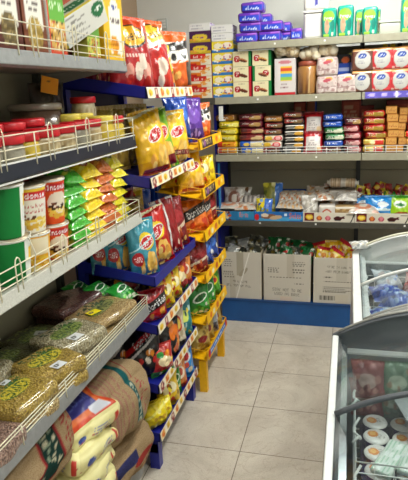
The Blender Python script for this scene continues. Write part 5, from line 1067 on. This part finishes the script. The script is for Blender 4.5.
me = mesh_from('sleeve', *(lambda g: g)((lambda n=22, m=26: ([( (j/(m-1)-.5)*.17, .034*math.cos(2*PI*i/(n-1))*(1+.05*math.sin(j*1.3)), .034*math.sin(2*PI*i/(n-1))*(1+.05*math.sin(j*1.3))+.036) for j in range(m) for i in range(n)], grid_faces(n, m)))()), paint([('fill', 'a8886a')]+[('rect', 0, .07*k, 1, .07*k+.03, 'd8c4a8') for k in range(15)]+[('rect', 0, .42, 1, .6, 'c9c4bc')], np.array([i/21 for j in range(26) for i in range(22)]), np.array([j/25 for j in range(26) for i in range(22)])))
put('biscuits', me, FILM, ps)
for s in (-1, 1): put('film_end', cached('filmend', lambda: lathe('film_end', [(.034, 0), (.012, .016), (.02, .026), (.001, .027)], [('fill', 'c9c4bc')], 18)), FILM, ps, (s*.085, 0, .036), (0, s*PI/2, 0))
wall_item('biscuit_tin', block('stand', .2, .1, .19, {'all': [('fill', '8a8278')], 'front': CP['choc']}, .012, (20, 6, 20)), FILM, -0.026, ZT4, 3.97, .1, 'clear carton under the sleeve of round biscuits at the back', 'box')
cp('choc', 0.049, 4.0, ZT4+.05, .12, .16, .05, -16, -12, 'clear pack of dark rolls leaning by the joint', 10)
cp('pink', 0.118, 3.80, ZT4+.06, .21, .15, .06, -74, 5, 'pale pink clear pack in front of the bright blue bag', 11)
wbag('brightblue', 0.224, 3.87, ZT4+.005, .2, .165, -16, 4, 'bright blue snack bag in the right white tray', 6)
wbag('brightblue', 0.101, 3.97, ZT4+.005, .18, .15, -16, -6, 'second bright blue bag behind the pale pink pack', 7)
wbag('limegreen', 0.355, 3.87, ZT4+.005, .185, .17, -16, -3, 'lime green snack bag at the right edge of the fourth deck', 7)
wbag('greenk', 0.336, 4.0, ZT4+.02, .18, .17, -16, 3, 'green snack bag behind the lime green one', 8)
rs = random.Random(4)
candy_me = [cached('candy%d' % k, lambda k=k: pillow('candy', .062, .06, .04, [('fill', c), ('ell', .5, .5, .3, .3, c2), ('rect', 0, 0, .2, 1, c3)], 30+k, 1.4, (14, 14))) for k, (c, c2, c3) in enumerate((('8a1420', 'c8a82a', '5a0e18'), ('b8a01c', '8a1a20', 'd8c83a'), ('7a1018', 'a83a2c', 'c8b02a')))]
k = 0
for lv, (n, z) in enumerate(((8, .11), (8, .15), (7, .185))):
    for i in range(n):
        x = tx[3]+.015+(.30/(n-1))*i+.01*lv+rs.uniform(-.008, .008)
        item('wrapped_sweet', candy_me[k % 3], FOIL, (x, 4.03+rs.uniform(-.015, .015), ZT4+z-.02*abs(i-3)/3), (R(rs.uniform(-40, 20)), R(rs.uniform(-30, 30)), R(rs.uniform(-50, 50))), 'small red and yellow wrapped sweet in the heap behind the right tray', 'sweet', 'red and yellow sweets heaped behind the right tray'); k += 1
wall_item('sweet_carton', block('sweet_carton', .34, .1, .11, {'all': [('fill', '5a1a18')]}, .002, (4, 4, 4)), CARD, tx[3]+.175, ZT4, 3.98, .1, 'dark red carton holding up the heap of sweets', 'box')

# ------------------------------------------------------------------ cartons on the blue plinth
def big_carton(x0, x1, h, art, lab, cols, seed, tapeart=None):
    w = x1-x0; c = ((x0+x1)/2, 3.95, .181)
    t = empty('cardboard_carton', c, lab, 'box', None, R(rn.uniform(-.6, .6)))
    f = [('fill', 'c9c2b6')]+art
    put('front_panel', block('front_panel', w-.012, .006, h, {'all': [('fill', 'b3a894')], 'front': f, 'back': [('fill', 'a08a68')]}, .001, (120, 2, 110)), CARD, t, (0, -.145, 0))
    put('back_panel', block('carton_back', w-.012, .006, h, {'all': [('fill', 'a89878')]}, .001, (4, 2, 4)), CARD, t, (0, .145, 0))
    for s in (-1, 1): put('side_panel', block('side_panel', .006, .284, h, {'all': [('fill', 'b8ac96')]}, .001, (2, 4, 4)), CARD, t, (s*(w/2-.009), 0, 0))
    put('base', block('base', w-.03, .284, .005, {'all': [('fill', 'a89878')]}, .001, (2, 2, 2)), CARD, t); return t
TC = '5a554c'
a1 = [('rect', .38, .5, .56, 1, 'aba290'), ('rect', .2, 0, .34, .5, 'bdb5a6'), ('ell', .55, .58, .14, .05, 'a19784', .7), ('vband', .36, .35, .015, 'e6e2da'), ('lines', .06, .68, .34, .86, 4, '7a746a', 4), ('lines', .04, .44, .34, .6, 3, '8a8478', 6), ('txt', .46, .37, .36, .045, 'SHELF LIFE', TC, -.02), ('txt', .42, .28, .62, .045, 'SEE TOP OF BOX', TC, -.04)]
a2 = [('rect', .5, .5, .66, 1, 'bcb3a4'), ('lines', .62, .74, .95, .86, 3, '8a857c', 3), ('lines', .1, .6, .42, .72, 3, '6a655c', 4), ('lines', .62, .6, .9, .7, 2, '6a655c', 5), ('lines', .14, .49, .86, .53, 1, '7a746a', 6), ('lines', .66, .36, .92, .4, 1, TC, 7), ('txt', .5, .24, .62, .06, 'SIDE NOT TO BE', '6a655c', -.03), ('txt', .5, .15, .54, .06, 'USED AS BASE', '6a655c', -.03), ('rect', .36, 0, .6, .1, 'd0bfb0')]
a3 = [('rect', .52, .5, .76, 1, 'beb7aa'), ('rect', .5, 0, .8, .2, 'c8bfae'), ('txt', .64, .8, .66, .05, 'STORE IN COOL PLACE', '6e695f', -.02), ('txt', .64, .7, .74, .05, 'AWAY FROM DIRECT SUN', TC, -.02), ('lines', .24, .56, .5, .6, 1, TC, 3), ('lines', .24, .46, .98, .5, 1, TC, 5), ('lines', .22, .24, .98, .38, 4, '57524a', 8)]+[('rect', .14+.012*k, .07, .146+.012*k+(.003 if k % 3 else 0), .17, '6a655c') for k in range(30)]
bx = [-0.902, -0.590, -0.231, 0.093]
big_carton(bx[0], bx[1], .365, a1, 'left pale cardboard carton with torn brown tape on the blue plinth', 0, 1)
big_carton(bx[1]+.004, bx[2], .36, a2, 'middle pale cardboard carton of green packs on the blue plinth', 0, 2)
big_carton(bx[2]+.008, bx[3]+.004, .345, a3, 'right pale cardboard carton of yellow and red bags beside the freezer', 0, 3)
ART['redyel'] = [('fill', 'e6c81c'), ('ell', .5, .5, .34, .26, 'f0dc8a'), ('ell', .45, .5, .2, .14, 'd88a2c'), ('rect', 0, 0, 1, .2, 'b8162a'), ('rect', 0, .8, 1, 1, 'c01a2c'), ('blob', 10, .1, .1, .9, .9, .08, ['c8202c', 'f2e07a', 'e8d0d8', 'e2a01c'], 4)]
ART['darkgreen'] = [('fill', '0f5a2c'), ('blob', 16, 0, 0, 1, 1, .12, ['1c7a3c', '0a2c18', 'd8dcd0', '9a1c1c', '147034'], 4)]
ART['smoke'] = [('fill', '3a3c34'), ('blob', 16, 0, 0, 1, 1, .12, ['6c6a5a', '1c1e18', 'b8b49c', '5a4c1c', '2c5a3a'], 4)]
ART['clearw'] = [('fill', 'a8aaa8'), ('blob', 16, 0, 0, 1, 1, .12, ['d8dad8', '7c8080', 'c0b8a8', 'e9eae8'], 4)]
def heap(x0, x1, kinds, n, seed, lab, grp, ztop=.52):
    rs = random.Random(seed)
    for r_ in range(2):
        for i in range(n):
            x = x0+.03+(x1-x0-.06)*(i+.5)/n+rs.uniform(-.01, .01); kd = kinds[(i+r_) % len(kinds)]
            me = cached(('heap', kd, (i+r_) % 2), lambda: pillow('snack_bag', .11, .12, .055, ART[kd], 40+(i+r_) % 2, 1.3, (22, 24)))
            item('snack_bag', me, FOIL, (x, 3.86+.1*r_+rs.uniform(-.015, .02), ztop-.075+.03*r_+rs.uniform(0, .02)), (R(rs.uniform(-60, -10)), R(rs.uniform(-35, 35)), R(rs.uniform(-30, 30))), '%s, %s, %s' % (lab % {'redyel': 'yellow and red', 'lays_y': 'plain yellow', 'darkgreen': 'dark green', 'smoke': 'dark smoky', 'clearw': 'clear pale'}[kd], 'back row' if r_ else 'front row', ['far left', 'left of centre', 'centre', 'right of centre', 'far right'][int(i*4.99/max(1, n-1))] if n > 3 else ['left', 'centre', 'right'][i]), 'bag', grp)
heap(bx[0], bx[1], ['clearw', 'smoke', 'smoke'], 5, 3, '%s packet heaped in the left carton', 'packets in the left carton', .535)
heap(bx[1], bx[2], ['smoke', 'darkgreen', 'darkgreen'], 5, 4, '%s packet heaped in the middle carton', 'packets in the middle carton', .53)
heap(bx[2], bx[3], ['redyel', 'redyel', 'lays_y'], 4, 5, '%s snack bag heaped in the right carton', 'bags in the right carton', .525)

# ------------------------------------------------------------------ chest freezers with arched glass lids
CAB = M('freezer_white', 'dcdedd', .3); LINER = M('freezer_liner', 'aab0b2', .4, nscale=8, nvar=.12); CHROME = M('freezer_chrome', 'b8bcc0', .18, .9); GASK = M('freezer_gasket', '23262b', .45); RAILG = M('lid_grey_frame', '5c6066', .35)
FROST = M('frosted_liner', '7d8588', .5, nscale=18, nvar=.25)
def arch(x, X0, W, z0, hh=.115): t = (x-X0)/W; return z0+hh*(1-(2*t-1)**2)
def freezer(X0, W, Y0, Y1, zt, ymid, lab, frame, wide):
    org = (X0+W/2, (Y0+Y1)/2, 0); t = empty('chest_freezer', org, lab, 'freezer')
    def fp(mb, name, mat, par=t, bevel=0, smooth=False): return rpart(mb, name, mat, par, org, bevel, smooth)
    X1 = X0+W; th = .045; zb = .10
    fp(MB().box(X0, X0+th, Y0, Y1, zb, zt-.045).box(X1-th, X1, Y0, Y1, zb, zt-.045).box(X0+th, X1-th, Y0, Y0+th, zb, zt-.045).box(X0+th, X1-th, Y1-th, Y1, zb, zt-.045).box(X0+th, X1-th, Y0+th, Y1-th, zb, zb+.05), 'cabinet', CAB)
    fp(MB().box(X0+th, X0+th+.004, Y0+th, Y1-th, zb+.05, zt-.05).box(X1-th-.004, X1-th, Y0+th, Y1-th, zb+.05, zt-.05).box(X0+th, X1-th, Y1-th-.004, Y1-th, zb+.05, zt-.05).box(X0+th, X1-th, Y0+th, Y0+th+.004, zb+.05, zt-.05).box(X0+th, X1-th, Y0+th, Y1-th, zb+.05, zb+.055), 'liner', FROST)
    rw = .034 if wide else .022
    for s, x in ((1, X0), (-1, X1)):
        fp(MB().box(min(x, x+s*rw), max(x, x+s*rw), Y0, Y1, zt-.045, zt), 'top_rail', CAB, bevel=.004)
        fp(MB().box(min(x+s*rw, x+s*(rw+.012)), max(x+s*rw, x+s*(rw+.012)), Y0+.02, Y1-.02, zt-.045, zt-.006), 'lid_track', GASK if not wide else LINER)
        fp(MB().box(min(x+s*(rw+.012), x+s*(rw+.03)), max(x+s*(rw+.012), x+s*(rw+.03)), Y0+.03, Y1-.03, zt-.045, zt-.02), 'inner_track', CHROME if not wide else CAB)
    xs = [X0+rw+(W-2*rw)*k/24 for k in range(25)]
    for y, s in ((Y0, 1), (Y1, -1)):       # arched end caps
        poly = [(X0, zt-.045)]+[(X0, zt)]+[(x, arch(x, X0, W, zt)) for x in xs]+[(X1, zt), (X1, zt-.045)]
        fp(MB().prism(poly, min(y, y+s*.012), max(y, y+s*.012)), 'end_cap', frame)
        m = MB(); m.tube([(x, y+s*.008, arch(x, X0, W, zt)+.001) for x in xs], .0045 if not wide else .006, 8); fp(m, 'end_trim', STEEL if not wide or s == 1 else M('cream_trim', 'd6d4bc', .4), smooth=True)
    def lidpane(ya, yb, dz, name):
        V_, F_ = [], []
        for th_ in (0, .004):
            for y in (ya, yb):
                for x in xs: V_.append((x-org[0], y-org[1], arch(x, X0, W, zt)+dz-th_))
        n = len(xs)
        for i in range(n-1): F_ += [(i, i+1, n+i+1, n+i), (2*n+i, 3*n+i, 3*n+i+1, 2*n+i+1), (i, 2*n+i, 2*n+i+1, i+1), (n+i, n+i+1, 3*n+i+1, 3*n+i)]
        l = put(name, mesh_from(name, V_, F_), LIDGLASS, t)
        for y, rr in ((ya, .008), (yb, .005)) if name == 'far_lid' else ((ya, .005),):
            m = MB()
            m.tube([(x, y, arch(x, X0, W, zt)+dz) for x in xs], rr, 8); fp(m, 'lid_edge', frame, par=l, smooth=True)
        return l
    lidpane(Y0+.014, ymid+.012, -.006, 'sliding_lid'); l2 = lidpane(ymid-.012, Y1-.014, -.010, 'far_lid'); l2.name = 'sliding_lid'
    m = MB()
    for i in range(len(xs)-1):
        a, b = xs[i], xs[i+1]
    for x in (xs[0], xs[-1]): fp(MB().tube([(x, Y0+.02, zt-.006), (x, Y1-.02, zt-.006)], .004), 'lid_side_seal', GASK, par=l2)
    return t, org
f1, o1 = freezer(-.035, .70, .74, 1.835, .852, 1.335, 'near white chest freezer with arched glass lids and a dark grey handle bar', RAILG, False)
f2, o2 = freezer(.036, .72, 1.885, 2.835, .866, 2.30, 'farther white chest freezer with arched glass lids full of frozen bags', WHITE, True)
def basket(X0, X1, Y0, Y1, zt, zb, lab, hooks, par_name='wire_basket'):
    c = ((X0+X1)/2, (Y0+Y1)/2, zb); t = empty(par_name, c, lab, 'basket')
    m = MB(); r = .0024
    for z in (zt, (zt+zb)/2, zb+.004):
        m.tube([(X0, Y0, z), (X1, Y0, z), (X1, Y1, z), (X0, Y1, z), (X0, Y0, z)], r if z > zb+.01 else .002)
    nx = int((X1-X0)/.05); ny = int((Y1-Y0)/.05)
    for i in range(nx+1):
        x = X0+(X1-X0)*i/nx; m.tube([(x, Y0, zt), (x, Y0, zb), (x, Y1, zb), (x, Y1, zt)], .0015)
    for i in range(ny+1):
        y = Y0+(Y1-Y0)*i/ny; m.tube([(X0, y, zt), (X0, y, zb), (X1, y, zb), (X1, y, zt)], .0015)
    rpart(m, 'wire_grid', WIREW, t, c, smooth=True)
    for ya in hooks:
        hk = MB(); x = X0
        hk.tube([(x-.01, ya, zt+.045), (x+.004, ya+.02, zt+.05), (x+.012, ya+.045, zt+.03), (x+.012, ya+.09, zt+.005), (x-.004, ya+.115, zt), (x-.004, ya+.14, zt+.004), (x+.012, ya+.165, zt+.02)], .004, 8)
        rpart(hk, 'handle_hook', WIREW, t, c, smooth=True)
    return t
basket(.045, .55, .84, 1.30, .70, .54, 'white wire basket in the near half of the near freezer', (1.0, 1.14))
basket(.045, .55, 1.345, 1.775, .70, .515, 'white wire basket in the far half of the near freezer', (1.365, 1.56))
basket(.10, .66, 1.96, 2.27, .76, .56, 'white wire basket in the near half of the farther freezer', (1.99, 2.12))
basket(.10, .66, 2.34, 2.76, .76, .56, 'white wire basket in the far half of the farther freezer', (2.38, 2.52))
# near freezer: round tubs in a purple carton, pouches, pale packet
CUPL = [('fill', 'e3ddd8')]
def tub_(x, y, z, seed, lab):
    t = empty('ice_cream_tub', (x, y, z), lab, 'tub', 'ice cream tubs in the purple trays', R(rn.uniform(-40, 40)))
    body = cached('icb', lambda: lathe('body', [(.030, 0), (.037, .05)], [('fill', '3c2a5a')], 24)); put('body', body, GLOSSY, t)
    me = cached('icl%d' % seed, lambda: icelid(seed)); put('lid', me, GLOSSY, t)
def icelid(seed):
    V_, F_, C_ = [], [], []; n = 28
    u, v = np.meshgrid(np.linspace(0, 1, n), np.linspace(0, 1, 12)); rad = .040*v; X = rad*np.cos(2*PI*u); Y = rad*np.sin(2*PI*u)
    Z = np.where(v > .99, .048, .056-.002*(v > .8)); V_ = list(zip(X.ravel(), Y.ravel(), Z.ravel())); F_ = grid_faces(n, 12, 0, True)
    U = X/.08+.5; W_ = Y/.08+.5
    c = paint([('fill', 'e6e2de'), ('ell', .36, .5, .2, .22, 'e08a3a'), ('ell', .34, .52, .12, .13, 'f0b86a'), ('lines', .55, .35, .85, .65, 3, '9a948e', seed)], U.ravel(), W_.ravel())
    return mesh_from('lid', V_, F_, c)
pt = empty('purple_tray', (.30, 1.545, .534), 'dark purple tray lined with ice cream tubs in the near freezer', 'tray')
put('base', block('base', .47, .36, .038, {'all': [('fill', '2e2446')]}, .003, (6, 6, 2)), CARD, pt)
k = 0
for j, y in enumerate((1.42, 1.503, 1.586, 1.669)):
    for i in range(5):
        tub_(.112+.088*i, y, .572, k % 3, 'round ice cream tub with white and orange lid set in the purple tray'); k += 1
lol = {'all': [('fill', 'c9d6cc')], 'top': [('fill', 'd6e0d8')]+[('vband', .1+.16*q, .1, .02, '8ab89a') for q in range(6)]+[('blob', 6, .1, .1, .9, .9, .1, ['eef4f0'], 3)]}
item('ice_lolly_packet', block('lolly', .06, .16, .018, lol, .007, (18, 26, 3), .002), FILM, (.145, 1.455, .634), (R(2), 0, R(-24)), 'pale green striped ice lolly packet lying on the tubs, left one', 'packet', )
item('ice_lolly_packet', block('lolly', .06, .16, .018, lol, .007, (18, 26, 3), .002), FILM, (.21, 1.47, .634), (R(2), R(3), R(-18)), 'pale green striped ice lolly packet lying on the tubs, right one', 'packet')
ART['kraft'] = [('fill', 'a89878'), ('ell', .5, .6, .3, .2, 'c9bca0'), ('blob', 8, .1, .1, .9, .5, .1, ['8a6a5c', '6c7a58', 'c4b090'], 4)]
ART['sage'] = [('fill', '6f8a74'), ('ell', .5, .5, .3, .2, 'b8c4b0'), ('blob', 8, .1, .1, .9, .9, .1, ['4c6a54', 'a89078', '8aa490'], 4)]
ART['rose'] = [('fill', '9a5a5c'), ('ell', .5, .5, .3, .2, 'cfb0a8'), ('blob', 8, .1, .1, .9, .9, .1, ['7a3c44', 'c08a84'], 4)]
fz_ = 0
for i, (kd, x, y) in enumerate((('rose', .09, 1.735), ('sage', .18, 1.74), ('kraft', .27, 1.735), ('sage', .37, 1.74), ('rose', .47, 1.735))):
    me = cached(('fpouch', kd), lambda: pillow('pouch', .11, .13, .04, ART[kd], 6, 1.6, (34, 38)))
    for lv in (0, 1): item('frozen_pouch', me, FILM, (x, y-.03*lv, .60+.085*lv), (R(-10), R(rn.uniform(-8, 8)), R(rn.uniform(-14, 14))), '%s frozen pouch in the near freezer, %s' % ({'kraft': 'tan', 'sage': 'sage green', 'rose': 'dull rose'}[kd], ['first', 'second', 'third', 'fourth', 'fifth'][i]+' from the left, '+['lower', 'upper'][lv]+' one'), 'packet')
# grey frosted divider sheet on the right of the far half
gs = item('plastic_sheet', block('sheet', .26, .19, .004, {'all': [('fill', 'a4aaac')]}, .001, (10, 10, 2), .0), GLOSSY, (.30, 1.68, .706), (R(0), R(0), R(14)), 'flat grey plastic sheet resting on the far basket of the near freezer', 'sheet')
# farther freezer: frozen bags
ART['fblue'] = [('fill', '1f50b4'), ('blob', 16, 0, 0, 1, 1, .12, ['6a8ad0', '9ab8e0', '24407c', 'b8c8dc'], 5)]
ART['fnavy'] = [('fill', '1a2468'), ('blob', 16, 0, 0, 1, 1, .12, ['3c4a94', '6a3a4c', '8a94c0', '161c48'], 6)]
ART['fred'] = [('fill', '942c34'), ('blob', 16, 0, 0, 1, 1, .12, ['b8545c', '5c2830', 'c89088', '8a5a4a'], 7)]
ART['fwhite'] = [('fill', 'b8bec6'), ('blob', 16, 0, 0, 1, 1, .12, ['e0e4e8', '8a949c', '6c8ac0', 'c8b8b8'], 8)]
ART['fgreen'] = [('fill', '6a7c4c'), ('blob', 16, 0, 0, 1, 1, .12, ['8aa05c', '4a5a34', 'b8b890', '7a4a3c'], 9)]
ART['fpink'] = [('fill', 'b06a68'), ('blob', 26, 0, 0, 1, 1, .1, ['c88a84', '984e50', 'd8b0a8', 'b87870'], 9)]
NM = {'fblue': 'blue', 'fnavy': 'navy', 'fred': 'dull red', 'fwhite': 'whitish', 'fgreen': 'olive green', 'fpink': 'pink meat'}
rs = random.Random(8)
lay = [(.15, 2.03, 'fgreen'), (.25, 2.02, 'fwhite'), (.35, 2.03, 'fpink'), (.46, 2.03, 'fblue'), (.15, 2.12, 'fred'), (.25, 2.12, 'fred'), (.35, 2.13, 'fnavy'), (.46, 2.12, 'fred'), (.15, 2.21, 'fblue'), (.25, 2.21, 'fnavy'), (.35, 2.21, 'fnavy'), (.46, 2.21, 'fblue'),
       (.16, 2.40, 'fblue'), (.27, 2.41, 'fwhite'), (.38, 2.40, 'fpink'), (.49, 2.41, 'fpink'), (.16, 2.53, 'fblue'), (.27, 2.53, 'fpink'), (.38, 2.53, 'fpink'), (.49, 2.53, 'fred'), (.18, 2.66, 'fwhite'), (.30, 2.66, 'fred'), (.42, 2.66, 'fpink'), (.54, 2.66, 'fpink')]
for i, (x, y, kd) in enumerate(lay):
    half = 'near' if y < 2.3 else 'far'; j = i % 12
    for lv in (0, 1):
        if lv == 0 and i % 2: continue
        me = cached(('fz', kd), lambda: pillow('frozen_bag', .14, .14, .085, ART[kd], 9, 1.8, (40, 40)))
        item('frozen_bag', me, FOIL, (x+.045+rs.uniform(-.01, .01), y-.05+rs.uniform(-.01, .01), .65+.085*lv), (R(rs.uniform(-85, -55)), R(rs.uniform(-12, 12)), R(rs.uniform(-24, 24))),
             '%s frozen bag, %s half of farther freezer, %s row, %s from left, %s' % (NM[kd], half, ['nearest', 'middle', 'farthest'][j//4], ['first', 'second', 'third', 'fourth'][j % 4], ['underneath', 'on top'][lv]), 'bag', 'frozen bags in the farther freezer')
cb = item('crumpled_plastic_bag', pillow('crumpled', .15, .09, .06, ART['clearw'], 12, 2.2, (26, 22)), FILM, (.10, 2.93, .80), (R(-70), 0, R(20)), 'crumpled clear plastic bag behind the far corner of the farther freezer', 'bag')
cb.location = (.085, 2.80, .892); cb.scale = (.7, .7, .7)
